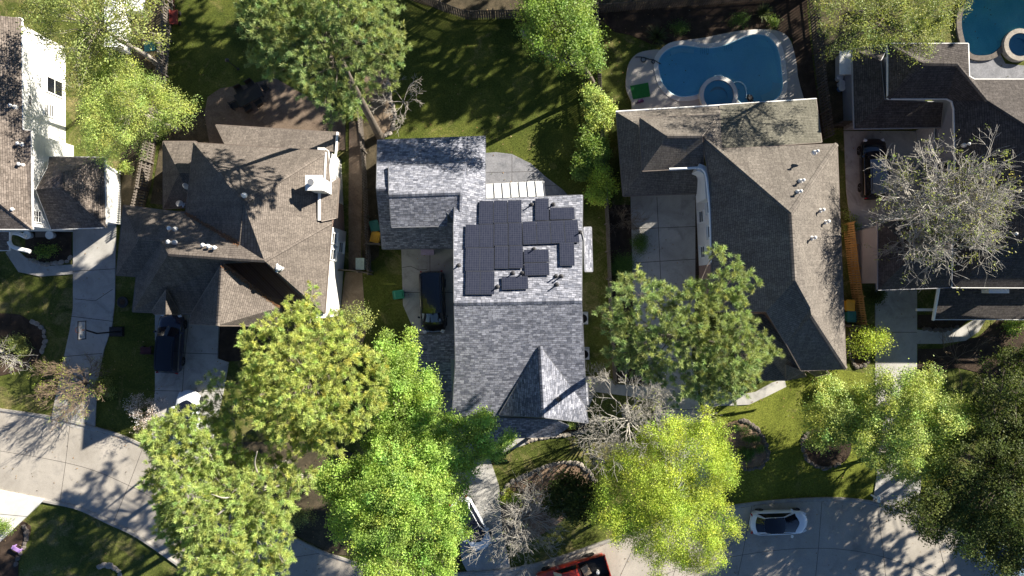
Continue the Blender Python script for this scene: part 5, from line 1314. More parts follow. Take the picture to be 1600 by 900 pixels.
# ---------------------------------------------------------------- edging stones
stone_mesh = []
for k in range(3):
    mb = MB(); rr = random.Random(90 + k)
    mb.lathe((0, 0, 0), [(.10, 0), (.16, .03), (.17, .08), (.11, .14), (.001, .16)], 8)
    v = [(x * rr.uniform(.8, 1.2) * 1.25, y * rr.uniform(.8, 1.2), z * rr.uniform(.8, 1.2)) for x, y, z in mb.v]; mb.v = v
    o = mb.build('edging_stone', M_rock); stone_mesh.append(o.data); bpy.data.objects.remove(o)
def stones(line, label, group, gap=.34, mat=None, size=1.0, closed=False, skip=None):
    P = [W2(*p) for p in (smooth_closed(line, 5) if closed else smooth_open(line, 5))]
    acc = gap
    for i in range(1, len(P)):
        d = math.dist(P[i], P[i - 1]); s = 0
        while acc <= d - s + 1e-9 and d > 0:
            s += acc; f = s / d
            x = P[i - 1][0] + (P[i][0] - P[i - 1][0]) * f + random.uniform(-.05, .05); y = P[i - 1][1] + (P[i][1] - P[i - 1][1]) * f + random.uniform(-.05, .05)
            o = bpy.data.objects.new('edging_stone', random.choice(stone_mesh)); COL.objects.link(o)
            o.location = (x, y, .0); o.rotation_euler = (0, 0, math.atan2(P[i][1] - P[i - 1][1], P[i][0] - P[i - 1][0]) + random.uniform(-.4, .4))
            k = size * random.uniform(.7, 1.15); o.scale = (k * 1.1, k, k)
            tag(o, label, 'stone', group)
            if mat: o.material_slots[0].link = 'OBJECT'; o.material_slots[0].material = mat
            acc = gap * random.uniform(.85, 1.2)
        acc -= (d - s)
stones([(605, 122), (608, 140), (612, 160), (617, 178), (616, 195), (608, 208), (595, 213)], 'pale stone edging the bare dirt strip behind the solar house', 'stones edging the dirt strip')
stones([(812, 44), (825, 62), (845, 80), (868, 92), (890, 99), (905, 101)], 'stone in the curved border below the mid green backyard tree', 'stones around the backyard tree bed', .38)
stones([(783, 775), (795, 757), (830, 738), (860, 726), (895, 722), (918, 735), (932, 755)], 'pale stone edging the straw bed on the front lawn of the solar house', 'stones edging the front straw bed', .32)
stones([(812, 690), (840, 686), (870, 681), (900, 676), (920, 670)], 'stone in the pale row before the porch bed of the solar house', 'stones before the porch bed', .32)
stones([(1150, 657), (1170, 660), (1188, 678), (1198, 700), (1198, 716), (1186, 730), (1168, 733), (1158, 728)], 'reddish dark stone edging the teardrop bed of round shrubs', 'stones edging the teardrop bed', .3, M_rockd)
stones([(1262, 672), (1254, 690), (1256, 708), (1268, 724), (1290, 731), (1315, 724)], 'dark stone edging the oval bed under the small light green maple', 'stones edging the oval mulch bed', .3, M_rockd)
stones([(1340, 508), (1328, 522), (1327, 550), (1335, 571), (1348, 572), (1356, 560), (1358, 535), (1354, 516)], 'dark stone ringing the bed of the small yellow leaved tree', 'stones ringing the young tree bed', .3, M_rockd)
stones([(36, 815), (42, 830), (40, 848), (32, 866), (24, 885)], 'brown stone edging the bed by the purple bench', 'stones edging the corner bed', .42, M_rockd, 1.3)
stones([(150, 890), (158, 884), (170, 883), (182, 888), (188, 897), (184, 906)], 'tan stone of the small ring on the lawn south of the street', 'stones of the small lawn ring', .4, None, 1.3)
stones([(40, 402), (60, 411), (82, 412), (104, 409), (112, 402)], 'stone edging the porch bed of the white house', 'stones edging the porch bed', .4, None, 1.1)
stones([(44, 500), (62, 508), (71, 528), (66, 550)], 'stone edging the bed under the leafless western tree', 'stones edging the western bed', .4, None, 1.1)
stones([(1435, 512), (1470, 516), (1500, 510)], 'dark stone along the curved walk of the dark house', 'stones along the curved walk', .4, M_rockd)

# ---------------------------------------------------------------- fences
M_wood = blotch('weathered_wood', [(.3, (.11, .095, .08)), (.7, (.24, .21, .185))], 2, .95, 12, .35, .4, 30, .01)
M_wood_d = blotch('old_grey_wood', [(.3, (.06, .053, .046)), (.7, (.14, .125, .11))], 2, .95, 12, .35, .4, 30, .01)
M_cedar = blotch('fresh_cedar', [(.3, (.30, .19, .07)), (.7, (.50, .34, .14))], 1.5, .9, 10, .25, .4, 30, .01)
def fence(label, line, mat, h=1.8, picket=.14, gap=.02, face=1, base_loc=None, lean=0.0):
    P = [Vector((*W2(*p), 0)) for p in line]
    t = thing('wooden_fence', label, 'fence', P[0])
    mb = MB(); rl = MB(); npost = 0; posts = []
    for a, b in zip(P[:-1], P[1:]):
        L = (b - a).length; d = (b - a) / L; nrm = Vector((-d.y, d.x, 0)) * face; rz = math.atan2(d.y, d.x)
        n = max(1, int(L / (picket + gap)))
        for i in range(n):
            c = a + d * ((i + .5) * L / n); hh = h + random.uniform(-.02, .02)
            mb.box(c + nrm * (.05 + random.uniform(-.006, .006)) + Vector((0, 0, hh / 2)), (picket * random.uniform(.95, 1), .02, hh), rz + random.uniform(-.03, .03))
        for z in (.35, .95, 1.55): rl.box((a + b) / 2 + Vector((0, 0, z)), (L, .045, .09), rz)
        m = max(1, round(L / 2.4))
        for i in range(m + 1): posts.append((a + d * (L * i / m) - nrm * .06, rz))
    mb.build('pickets', mat, t); rl.build('rails', mat, t)
    pm = None
    seen = []
    for p, rz in posts:
        if any((p - q).length < .3 for q in seen): continue
        seen.append(p)
        m_ = MB(); m_.box((p.x, p.y, h / 2 - .05), (.09, .09, h + .1), rz); m_.build('post', mat, t)
    return t
fence('weathered picket fence between the white house and the brown house', [(278, -30), (272, 10), (262, 120), (246, 213)], M_wood, face=-1, picket=.12, gap=.09)
fence('weathered picket fence down the side of the brown house, from the feathery tree', [(246, 213), (231, 297), (221, 340)], M_wood, face=-1, picket=.12, gap=.09)
fence('tall weathered picket fence between the brown house and the solar house', [(566, 178), (572, 240), (575, 297), (581, 424)], M_wood, face=-1, picket=.12, gap=.09)
fence('dark wooden fence along the back of the shaded lawn', [(636, -12), (690, 16), (730, 30), (812, 28), (930, 20), (1030, 12), (1130, 5), (1265, -5)], M_wood_d, face=-1, picket=.14, gap=.05)
fence('grey picket fence between the two pools', [(1257, -30), (1264, 30), (1276, 140), (1287, 218)], M_wood_d, face=1, picket=.13, gap=.09)
fence('wooden fence from the mid green tree to the bare tree, beside the solar house', [(929, 20), (935, 150), (942, 280), (946, 351), (951, 479), (958, 596)], M_wood, face=1, picket=.14, gap=.03)
fence('fresh orange cedar fence behind the bins of the pool house', [(1318, 350), (1326, 420), (1338, 506)], M_cedar, face=-1, picket=.13, gap=.05)
fence('short picket fence at the gate beside the brown house utility box', [(536, 422), (566, 425), (582, 428)], M_wood, face=1)
fence('short picket fence behind the side bins of the solar house', [(577, 383), (599, 383)], M_wood, face=1)
fence('short cedar return fence below the pool house bins', [(1312, 507), (1340, 509)], M_wood, face=1)
fence('short fence closing the side yard of the dark house', [(1299, 198), (1332, 199)], M_wood_d, face=1)

# ---------------------------------------------------------------- bins, units, small things
def plastic(name, c): return simple(name, c, .45, var=.1)
M_binG, M_binY, M_binT = plastic('green_bin_plastic', (.03, .23, .13)), plastic('yellow_bin_plastic', (.72, .40, .03)), plastic('teal_bin_plastic', (.03, .17, .14))
def bin_(label, px, py, rz, mat, lid=None):
    t = thing('wheelie_bin', label, 'bin', (0, 0, 0))
    mb = MB()
    for z0, z1, s0, s1 in ((.06, .98, .8, 1.0),):
        v0 = [(-.29 * s0, -.36 * s0), (.29 * s0, -.36 * s0), (.29 * s0, .36 * s0), (-.29 * s0, .36 * s0)]
        i = len(mb.v); mb.v += [(x, y, z0) for x, y in v0] + [(x * s1 / s0, y * s1 / s0, z1) for x, y in v0]
        for q in ((3, 2, 1, 0), (4, 5, 6, 7), (0, 1, 5, 4), (1, 2, 6, 5), (2, 3, 7, 6), (3, 0, 4, 7)): mb.f.append(tuple(i + k for k in q)); mb.m.append(0); mb.uv.append(None)
    mb.box((0, 0, .95), (.63, .77, .05)); mb.build('body', mat, t)
    mb = MB(); mb.box((0, -.01, 1.0), (.66, .80, .045)); mb.box((0, -.01, 1.035), (.5, .62, .03), taper=.85); mb.tube([(-.28, .42, 1.0), (.28, .42, 1.0)], .025, 6); mb.build('lid', lid or mat, t)
    for s in (-1, 1):
        mb = MB(); mb.lathe((.31 * s, .30, .13), [(.13, -.03), (.13, .03)], 12, ax='X'); mb.build('wheel', M_black, t)
    b = W(px, py); t.location = b; t.rotation_euler = (0, 0, rz); t.scale = (1.05, 1.05, 1.02); return t
bin_('teal green wheelie bin beside the fence, north of the yellow bin', 589, 355, .25, M_binT)
bin_('yellow wheelie bin beside the fence by the solar house garage', 590, 372, -.25, M_binY)
bin_('bright green wheelie bin standing alone by the black van', 626, 460, 1.7, M_binG)
bin_('yellow wheelie bin against the fresh cedar fence', 1319, 477, -.05, M_binY)
bin_('teal wheelie bin against the fresh cedar fence', 1321, 494, 0, M_binT)
M_util = simple('pale_green_metal', (.36, .46, .42), .5)
b = W(567, 413); t = thing('utility_cabinet', 'pale green utility box by the gate of the brown house', 'utility box', b)
mb = MB(); mb.box((b.x, b.y, .5), (.62, .85, 1.0), taper=.97); mb.build('cabinet', M_util, t)
mb = MB(); mb.box((b.x, b.y, 1.03), (.68, .92, .07)); mb.build('lid', M_util, t)
def ac(label, px, py, rz=0, group=None):
    t = thing('air_conditioner', label, 'air conditioner', (0, 0, 0), group)
    mb = MB(); mb.box((0, 0, .45), (.8, .8, .84)); mb.box((0, 0, .03), (1.0, 1.0, .08)); mb.build('casing', M_galv, t)
    mb = MB(); mb.lathe((0, 0, .88), [(.34, 0), (.34, .02), (.30, .02), (.30, 0)], 20)
    for r in (.08, .15, .22): mb.lathe((0, 0, .885), [(r, 0), (r + .015, .012), (r + .02, 0)], 20)
    mb.build('grille', M_black, t)
    mb = MB()
    for k in range(4): mb.box((math.cos(k * 1.57) * .14, math.sin(k * 1.57) * .14, .872), (.22, .07, .008), k * 1.57)
    mb.build('fan', M_black, t)
    t.location = W(px, py); t.rotation_euler = (0, 0, rz)
ac('grey air conditioner on the east wall of the solar house, nearer the solar panels', 909, 497)
ac('grey air conditioner on the east wall of the solar house, nearer the front lawn', 911, 552)
M_lilac = simple('lilac_paint', (.46, .38, .52), .6)
b = W(669, 395); t = thing('bench', 'lilac bench against the garage on the shaded driveway', 'bench', b)
mb = MB(); mb.box((b.x, b.y, .45), (1.05, .42, .05)); mb.build('seat', M_lilac, t)
mb = MB(); mb.box((b.x, b.y + .2, .7), (1.05, .04, .35)); mb.build('backrest', M_lilac, t)
for s in (-1, 1):
    mb = MB(); mb.box((b.x + s * .46, b.y, .22), (.06, .38, .44)); mb.build('leg', M_lilac, t)
M_purple = simple('violet_paint', (.36, .22, .50), .6)
b = W(31, 855); t = thing('bench', 'small violet bench in the corner bed south of the street', 'bench', (0, 0, 0))
mb = MB(); mb.box((0, 0, .42), (.75, .28, .05)); mb.build('seat', M_purple, t)
for s in (-1, 1):
    mb = MB(); mb.box((s * .3, 0, .2), (.05, .24, .4)); mb.build('leg', M_purple, t)
t.location = b; t.rotation_euler = (0, 0, -.5)
# satellite dishes
def dish(label, px, py, z, rz):
    t = thing('satellite_dish', label, 'satellite dish', (0, 0, 0))
    mb = MB(); rm = Matrix.Rotation(rz, 3, 'Z') @ Matrix.Rotation(R(64), 3, 'Y')
    c = Vector((0, 0, .75)); n = 18; prof = [(.0, 0), (.10, .008), (.20, .035), (.28, .075)]
    i0 = len(mb.v)
    for r, h in prof:
        for q in range(n):
            a = 2 * math.pi * q / n; mb.v.append(tuple(c + rm @ Vector((r * math.cos(a), r * .9 * math.sin(a), h))))
    for k in range(len(prof) - 1):
        for q in range(n):
            r2 = (q + 1) % n; mb.f.append((i0 + k * n + q, i0 + k * n + r2, i0 + (k + 1) * n + r2, i0 + (k + 1) * n + q)); mb.m.append(0); mb.uv.append(None)
    mb.build('reflector', M_metalw, t, smooth=True)
    mb = MB(); tip = c + rm @ Vector((.12, 0, .42)); mb.tube([c + rm @ Vector((.32, 0, .06)), tip], .018, 5); mb.box(tip, (.08, .16, .08)); mb.build('feed_arm', M_metalw, t)
    mb = MB(); mb.tube([(0, 0, -.1), (0, 0, .4), c], .03, 6); mb.tube([(.3, .1, -.1), (0, 0, .35)], .015, 4); mb.box((0, 0, -.02), (.2, .2, .03)); mb.build('mast', M_galv, t)
    t.location = W(px, py, z)
dish('white satellite dish on the brown roof, the one nearer the low back roof', 297, 294, 4.4, .4)
dish('white satellite dish on the brown roof, the one nearer the street', 287, 319, 4.5, -.6)
# basketball hoop
def clear_sheet(name):
    m, nt, b, out = _new(name)
    tr = nt.nodes.new('ShaderNodeBsdfTransparent'); ms = nt.nodes.new('ShaderNodeMixShader')
    nt.links.new(ramp(nt, noise(nt, coord(nt), 3), [(.3, (.10,) * 3), (.7, (.16,) * 3)]), ms.inputs[0])
    b.inputs['Base Color'].default_value = (.6, .62, .65, 1)
    nt.links.new(tr.outputs[0], ms.inputs[1]); nt.links.new(b.outputs[0], ms.inputs[2]); nt.links.new(ms.outputs[0], out.inputs[0])
    return m
b = W(183, 518); t = thing('basketball_hoop', 'portable black basketball hoop leaning over the white house driveway', 'basketball hoop', b)
mb = MB(); mb.box((b.x, b.y, .12), (1.2, .8, .2), taper=.85); mb.build('base', M_black, t)
bp_ = W(128, 516, 3.3)
mb = MB(); mb.tube([(b.x + .1, b.y, .2), (b.x - .2, b.y, 2.4), (bp_.x + .25, bp_.y, 3.2)], .06, 8); mb.tube([(b.x + .4, b.y, .25), (b.x - .15, b.y, 1.4)], .04, 6); mb.tube([(b.x - .18, b.y, 2.2), (bp_.x + .12, bp_.y, 2.9)], .03, 6); mb.build('pole', M_black, t)
mb = MB()
for y in (-.68, .68): mb.box((bp_.x, bp_.y + y, 3.3), (.05, .06, .98))
for z in (2.84, 3.76): mb.box((bp_.x, bp_.y, z), (.05, 1.30, .06))
bbf = mb.build('backboard', M_black, t)
M_acr = clear_sheet('clear_acrylic'); mb = MB(); mb.box((bp_.x, bp_.y, 3.3), (.02, 1.3, .86)); mb.build('board', M_acr, bbf)
mb = MB(); pr_ = [(bp_.x - .42 + .23 * math.cos(a), bp_.y + .23 * math.sin(a), 3.05) for a in np.linspace(0, 2 * math.pi, 21)]; mb.tube(pr_, .018, 5); mb.box((bp_.x - .1, bp_.y, 3.02), (.2, .14, .04)); mb.build('rim', plastic('orange_metal', (.45, .12, .03)), t)
# buckets
for k, (x, y, c, lab) in enumerate(((1308, 124, (.75, .75, .74), 'white bucket beside the dark house side yard fence, nearest the closet'), (1311, 133, (.72, .73, .74), 'white bucket standing between two others at the dark house'), (1311, 140, (.08, .22, .5), 'blue bucket with a pale lid at the end of the bucket row'))):
    b = W(x, y); t = thing('bucket', lab, 'bucket', b)
    mb = MB(); mb.lathe(b, [(.2, 0), (.25, .5)], 16); mb.build('body', plastic('bucket_plastic', c), t)
    mb = MB(); mb.lathe(b + Vector((0, 0, .5)), [(.265, -.03), (.265, .02), (.22, .03)], 16); mb.build('lid', plastic('lid_plastic', (.75, .75, .74)), t)
# patio table and chairs
M_iron = simple('dark_wrought_iron', (.02, .018, .018), .5)
tb = W(394, 153); ang = R(28)
t = thing('patio_table', 'long dark patio table on the brick patio under the pine', 'table', (0, 0, 0))
mb = MB(); mb.box((0, 0, .73), (2.1, 1.1, .05)); mb.build('tabletop', M_iron, t)
for sx in (-1, 1):
    for sy in (-1, 1):
        mb = MB(); mb.box((sx * .9, sy * .42, .35), (.07, .07, .7)); mb.build('leg', M_iron, t)
t.location = tb; t.rotation_euler = (0, 0, ang)
def chair(first=None):
    t = thing('patio_chair', 'dark metal chair drawn up to the long patio table', 'chair', (0, 0, 0), 'chairs around the patio table')
    mb = MB(); mb.box((0, 0, .44), (.55, .52, .05)); mb.build('seat', M_iron, t)
    mb = MB(); mb.box((0, -.27, .72), (.55, .05, .5)); mb.build('backrest', M_iron, t)
    for sx in (-1, 1):
        for sy in (-1, 1):
            mb = MB(); mb.box((sx * .24, sy * .22, .21), (.04, .04, .42)); mb.build('leg', M_iron, t)
        mb = MB(); mb.box((sx * .28, 0, .62), (.05, .5, .04)); mb.build('arm', M_iron, t)
    return t
c0 = chair()
for i, (x, y, rz) in enumerate(((-.55, -.8, 0), (.4, -.82, .1), (-.5, .82, math.pi), (.5, .8, math.pi + .1), (1.4, .05, math.pi / 2), (-1.4, -.05, -math.pi / 2))):
    c_ = c0 if i == 0 else copy_tree(c0)
    v = Matrix.Rotation(ang, 3, 'Z') @ Vector((x, y, 0)); c_.location = tb + v; c_.rotation_euler = (0, 0, rz + ang)
b = W(372, 108); t = thing('garden_lamp', 'thin dark post lamp on the lawn beside the pine', 'lamp', b)
mb = MB(); mb.tube([(b.x, b.y, 0), (b.x, b.y, 1.9)], .035, 6); mb.lathe(b, [(.12, 0), (.1, .06), (.04, .1)], 10); mb.build('post', M_iron, t)
mb = MB(); mb.lathe(b + Vector((0, 0, 1.9)), [(.07, 0), (.13, .22), (.17, .24), (.02, .36)], 8); mb.build('lantern', M_iron, t)
# storage shed and playthings in the far west yard
M_shedroof = simple('white_corrugated_sheet', (.72, .74, .76), .4)
b = W(198, 42); t = thing('garden_shed', 'narrow white roofed shed by the slatted fence in the northwest yard', 'shed', b)
mb = MB(); mb.box((b.x, b.y, 1.0), (.75, 4.4, 2.0)); mb.build('wall', M_white, t)
mb = MB(); rm = Matrix.Rotation(.08, 3, 'Y'); mb.box((b.x, b.y, 2.1), (1.0, 4.7, .07), rot=rm)
for k in range(16): mb.box((b.x, b.y - 2.2 + k * .29, 2.145), (1.0, .05, .03), rot=rm)
mb.build('roof', M_shedroof, t)
b = W(218, 10); mb = MB(); mb.box((b.x, b.y, .45), (.95, 1.4, .8)); mb.box((b.x, b.y, .9), (1.05, 1.5, .1)); tag(mb.build('storage_chest', M_shedroof, loc=b), 'low white storage chest beside the white roofed shed', 'storage box')
b = W(241, 77); mb = MB(); mb.box((b.x, b.y, .35), (.75, .75, .7), .1); mb.box((b.x, b.y, .73), (.82, .82, .06), .1); tag(mb.build('storage_chest', plastic('teal_box_plastic', (.04, .2, .19)), loc=b), 'square teal storage box by the slatted fence', 'storage box')
b = W(241, 91); mb = MB(); mb.box((b.x, b.y, .3), (.75, .6, .55), .05); mb.box((b.x, b.y, .6), (.8, .66, .05), .05); tag(mb.build('storage_chest', plastic('tan_box_plastic', (.5, .36, .18)), loc=b), 'tan storage box just south of the teal one', 'storage box')
b = W(276, 30); t = thing('garden_cart', 'red metal garden cart on the lawn edge by the slatted fence', 'cart', b)
M_redp = simple('faded_red_paint', (.24, .05, .04), .5)
mb = MB(); mb.box((b.x, b.y, .4), (.6, 1.1, .06)); 
for s in (-1, 1): mb.box((b.x + s * .3, b.y, .52), (.03, 1.1, .2))
mb.build('tray', M_redp, t)
for sx in (-1, 1):
    for sy in (-1, 1):
        mb = MB(); mb.lathe((b.x + sx * .34, b.y + sy * .4, .17), [(.17, -.04), (.17, .04)], 12, ax='X'); mb.build('wheel', M_black, t)
mb = MB(); mb.tube([(b.x, b.y + .55, .35), (b.x + .1, b.y + 1.3, .7)], .025, 5); mb.tube([(b.x - .1, b.y + 1.3, .7), (b.x + .3, b.y + 1.3, .7)], .02, 5); mb.build('handle', M_redp, t)
# porch furniture by the white house door
b = W(69, 366); mb = MB(); mb.box((b.x, b.y, .22), (1.05, .5, .08))
for s in (-1, 1): mb.box((b.x + s * .45, b.y, .1), (.08, .45, .2))
tag(mb.build('doormat_bench', M_trim_b, loc=b), 'low pale bench between two planters at the white house porch', 'bench')
for k, (x, lab) in enumerate(((49, 'white planter nearer the porch arch'), (84, 'white planter nearer the garage of the white house'))):
    b = W(x, 368); mb = MB(); mb.lathe(b, [(.22, 0), (.3, .5), (.34, .52), (.3, .56), (.001, .5)], 14); tag(mb.build('planter', M_trim, loc=b), lab, 'planter')
# mailboxes, hydrant-like markers, bits
for px, py, lab in ((1361, 773, 'white mailbox post at the kerb under the thin green maple'),):
    b = W(px, py); t = thing('mailbox', lab, 'mailbox', b)
    mb = MB(); mb.box((b.x, b.y, .55), (.1, .1, 1.1)); mb.build('post', M_trim, t)
    mb = MB(); mb.lathe((b.x, b.y, 1.15), [(.11, -.24), (.11, .24)], 12, ax='Y'); mb.build('box', M_trim, t)
b = W(905, 744); t = thing('garden_lamp', 'little dark path light standing in the straw bed', 'lamp', b)
mb = MB(); mb.tube([b, b + Vector((0, 0, .4))], .02, 5); mb.build('post', M_iron, t)
mb = MB(); mb.lathe(b + Vector((0, 0, .4)), [(.06, 0), (.12, .1), (.02, .18)], 8); mb.build('shade', M_iron, t)
b = W(232, 547); t = thing('garden_cart', 'dark red wagon standing beside the parked dark blue car', 'cart', b)
mb = MB(); mb.box((b.x, b.y, .4), (.85, .55, .08)); mb.box((b.x, b.y + .26, .5), (.85, .03, .2)); mb.box((b.x, b.y - .26, .5), (.85, .03, .2)); mb.build('tray', simple('dark_red_fabric', (.10, .035, .04), .8), t)
for sx in (-1, 1):
    for sy in (-1, 1):
        mb = MB(); mb.lathe((b.x + sx * .33, b.y + sy * .3, .15), [(.15, -.03), (.15, .03)], 10, ax='Y'); mb.build('wheel', M_black, t)
b = W(195, 472); t = thing('planter', 'round dark planter bowl on the lawn by the brown house', 'planter', b)
mb = MB(); mb.lathe(b, [(.28, 0), (.42, .3), (.46, .32), (.40, .34), (.001, .28)], 18); mb.build('bowl', M_iron, t)
mb = MB(); mb.lathe(b + Vector((0, 0, .29)), [(.38, 0), (.2, .03), (.001, .04)], 14); mb.build('soil', M_mulch, t)

# ---------------------------------------------------------------- vehicles
M_tyre = simple('tyre_rubber', (.018, .018, .018), .8); M_rim = simple('alloy', (.35, .36, .38), .3, .8, .1)
M_carglass = glass_mat('car_glass', (.008, .010, .018), .04); M_lamp = simple('lamp_lens', (.7, .72, .75), .1, var=.05); M_tail = simple('tail_lens', (.35, .02, .02), .2)
def paint(name, c, rough=.25): return simple(name, c, rough, 0, .04, 2, .5, 1.0)
def car(label, cat, px, py, ang, L, Wd, Ht, mat, style='hatch', roofmat=None, rim=None, name='parked_car'):
    """front towards +x before turning; px,py is the middle of the footprint"""
    t = thing(name, label, cat, (0, 0, 0))
    h = Wd / 2
    if style == 'hatch':   st = [(-.5, .70, .42, .62, .66), (-.485, .84, .30, .80, .86), (-.45, .93, .24, .90, .98), (-.36, 1, .2, .93, 1.02), (-.1, 1, .2, .90, .98), (.15, 1, .2, .88, .96), (.24, .99, .2, .84, .93), (.36, .97, .2, .76, .84), (.44, .90, .22, .66, .73), (.485, .74, .28, .54, .60), (.5, .52, .36, .48, .50)]; gh = (.27, .06, -.30, -.44); rw = .66
    elif style == 'suv':   st = [(-.5, .82, .45, .85, .90), (-.49, .93, .34, .98, 1.04), (-.45, .98, .28, 1.06, 1.10), (-.30, 1, .25, 1.08, 1.12), (0, 1, .25, 1.06, 1.10), (.22, 1, .25, 1.04, 1.10), (.32, .98, .25, 1.0, 1.08), (.42, .95, .27, .93, 1.0), (.475, .86, .32, .82, .88), (.495, .72, .40, .70, .74), (.5, .60, .44, .62, .64)]; gh = (.26, .13, -.44, -.485); rw = .78
    elif style == 'van':   st = [(-.5, .90, .40, .95, 1.0), (-.495, .97, .32, 1.05, 1.1), (-.46, 1, .28, 1.1, 1.15), (-.2, 1, .25, 1.12, 1.16), (.2, 1, .25, 1.1, 1.15), (.30, .99, .25, 1.06, 1.14), (.40, .96, .27, 1.0, 1.07), (.47, .88, .32, .9, .95), (.495, .74, .40, .75, .8), (.5, .62, .44, .65, .68)]; gh = (.30, .17, -.47, -.49); rw = .82
    else:                  st = [(-.5, .92, .5, 1.0, 1.0), (-.495, .97, .42, 1.06, 1.06), (-.30, 1, .35, 1.08, 1.08), (0, 1, .35, 1.08, 1.08), (.17, 1, .32, 1.08, 1.12), (.22, 1, .3, 1.06, 1.14), (.34, .98, .3, 1.04, 1.12), (.44, .95, .32, .98, 1.05), (.48, .86, .36, .88, .93), (.495, .76, .42, .72, .75), (.5, .66, .46, .66, .68)]; gh = (.23, .13, -.10, -.115); rw = .78
    mb = MB(); rings = []
    for fx, fw, zl, zs, zc in st:
        w = h * fw; x = fx * L; bl = max(0, abs(fx) - .38) / .12 * (.44 if style == 'hatch' else .18) * math.copysign(1, fx)
        rg = [(-w * .88, zl), (-w * .985, zl + .12), (-w, (zl + zs) * .52), (-w * .975, zs - .06), (-w * .90, zs), (-w * .6, zs + (zc - zs) * .7), (0, zc), (w * .6, zs + (zc - zs) * .7), (w * .90, zs), (w * .975, zs - .06), (w, (zl + zs) * .52), (w * .985, zl + .12), (w * .88, zl)]
        rings.append([(x - bl * (y / h) ** 2, y, z) for y, z in rg])
    i0 = len(mb.v)
    for r_ in rings: mb.v += r_
    m = len(rings[0])
    bed0, bed1 = (1, 3) if style == 'pickup' else (99, 99)
    for k in range(len(rings) - 1):
        for q in range(m - 1):
            if style == 'pickup' and k < 3 and 4 <= q <= 7: continue
            mb.f.append((i0 + k * m + q, i0 + (k + 1) * m + q, i0 + (k + 1) * m + q + 1, i0 + k * m + q + 1)); mb.m.append(0); mb.uv.append(None)
        mb.f.append((i0 + k * m + m - 1, i0 + (k + 1) * m + m - 1, i0 + (k + 1) * m, i0 + k * m)); mb.m.append(0); mb.uv.append(None)
    mb.f.append(tuple(i0 + q for q in range(m))[::1]); mb.m.append(0); mb.uv.append(None)
    mb.f.append(tuple(i0 + (len(rings) - 1) * m + q for q in range(m))[::-1]); mb.m.append(0); mb.uv.append(None)
    # greenhouse
    xa, xb, xc, xd = (g * L for g in gh)
    zb = lambda x: np.interp(x / L, [s[0] for s in st], [s[3] for s in st]) - .03
    wb = h * .90; wr = h * rw; zt = Ht
    def crown(x, y):  # gentle roof curve
        f = (x - xc) / max(.01, xb - xc); return zt - .10 * (2 * f - 1) ** 2 * (1.2 if f > .5 else .8) - .05 * (y / wr) ** 2
    nx, ny = 8, 10
    top = [[(xc + (xb - xc) * i / nx, -wr + 2 * wr * j / ny) for j in range(ny + 1)] for i in range(nx + 1)]
    tv = [[Vector((x - (.10 if style == 'hatch' else .05) * (2 * i / nx - 1) * (y / wr) ** 2, y * (1 - ((.12 if i < nx / 2 else .03) if style == 'hatch' else .06) * abs(2 * i / nx - 1) ** 2.5), crown(x, y))) for j, (x, y) in enumerate(r_)] for i, r_ in enumerate(top)]
    rmb = MB()
    for i in range(nx):
        for j in range(ny): rmb.poly([tv[i][j], tv[i + 1][j], tv[i + 1][j + 1], tv[i][j + 1]])
    base_f = [Vector((xa + (.30 if style == 'hatch' else .12) * (1 - (2 * j / ny - 1) ** 2), (-wb + 2 * wb * j / ny) * .94, 0)) for j in range(ny + 1)]
    base_r = [Vector((xd - (.20 if style == 'hatch' else .06) * (1 - (2 * j / ny - 1) ** 2), (-wb + 2 * wb * j / ny) * .93, 0)) for j in range(ny + 1)]
    for v in base_f + base_r: v.z = zb(v.x) + (.09 if style != 'pickup' else .04) * (1 - abs(v.y / wb)) 
    body = mb
    def panel_strip(a, b_, n=3):
        out = []
        for i in range(n):
            for j in range(len(a) - 1):
                l = lambda k, s: a[s].lerp(b_[s], k / n)
                out.append([l(i, j), l(i, j + 1), l(i + 1, j + 1), l(i + 1, j)])
        return out
    for q in panel_strip(base_f, tv[nx]): body.poly(q)
    for q in panel_strip(base_r, tv[0]): body.poly(q[::-1])
    sides = {}
    for s, jj in ((-1, 0), (1, ny)):
        topl = [tv[i][jj] for i in range(nx + 1)]
        botl = [Vector((base_r[jj].x + (base_f[jj].x - base_r[jj].x) * i / nx, s * wb, 0)) for i in range(nx + 1)]
        for v in botl: v.z = zb(v.x)
        sides[s] = (botl, topl)
        for q in panel_strip(botl, topl, 2): body.poly(q if s < 0 else q[::-1])
    # quarter fill between side line and front/rear glass lines
    bo = body.build('body', mat, t, smooth=True)
    rm_ = rmb.build('roof', roofmat or mat, t, smooth=True)
    def glass(a, b_, n0, n1, name, f0, f1, lift, s0=0, s1=1):
        g_ = MB(); m2 = len(a)
        A = [a[i].lerp(b_[i], f0) for i in range(m2)]; B = [a[i].lerp(b_[i], f1) for i in range(m2)]
        A = [A[i] + (A[m2 // 2] - A[i]) * n0 for i in range(m2)]; B = [B[i] + (B[m2 // 2] - B[i]) * n1 for i in range(m2)]
        for i in range(m2 - 1): g_.poly([A[i] + lift, A[i + 1] + lift, B[i + 1] + lift, B[i] + lift])
        return g_.build(name, M_carglass, t, smooth=True)
    glass(base_f, tv[nx], .04 if style == 'hatch' else .07, .05, 'windshield', .02 if style == 'hatch' else .06, 1.0 if style == 'hatch' else .98, Vector((.012, 0, .014)))
    glass(base_r, tv[0], .12, .06 if style == 'hatch' else .10, 'rear_window', .35 if style == 'hatch' else .12, 1.0 if style == 'hatch' else .90, Vector((-.012, 0, .014)))
    for s in (-1, 1):
        bl, tl = sides[s]; glass(bl, tl, .10, .10, 'side_window', .14, .90, Vector((0, s * .014, .004)))
    # wheels
    wr_ = .33 if style in ('hatch',) else .37
    if style == 'pickup': wr_ = .40
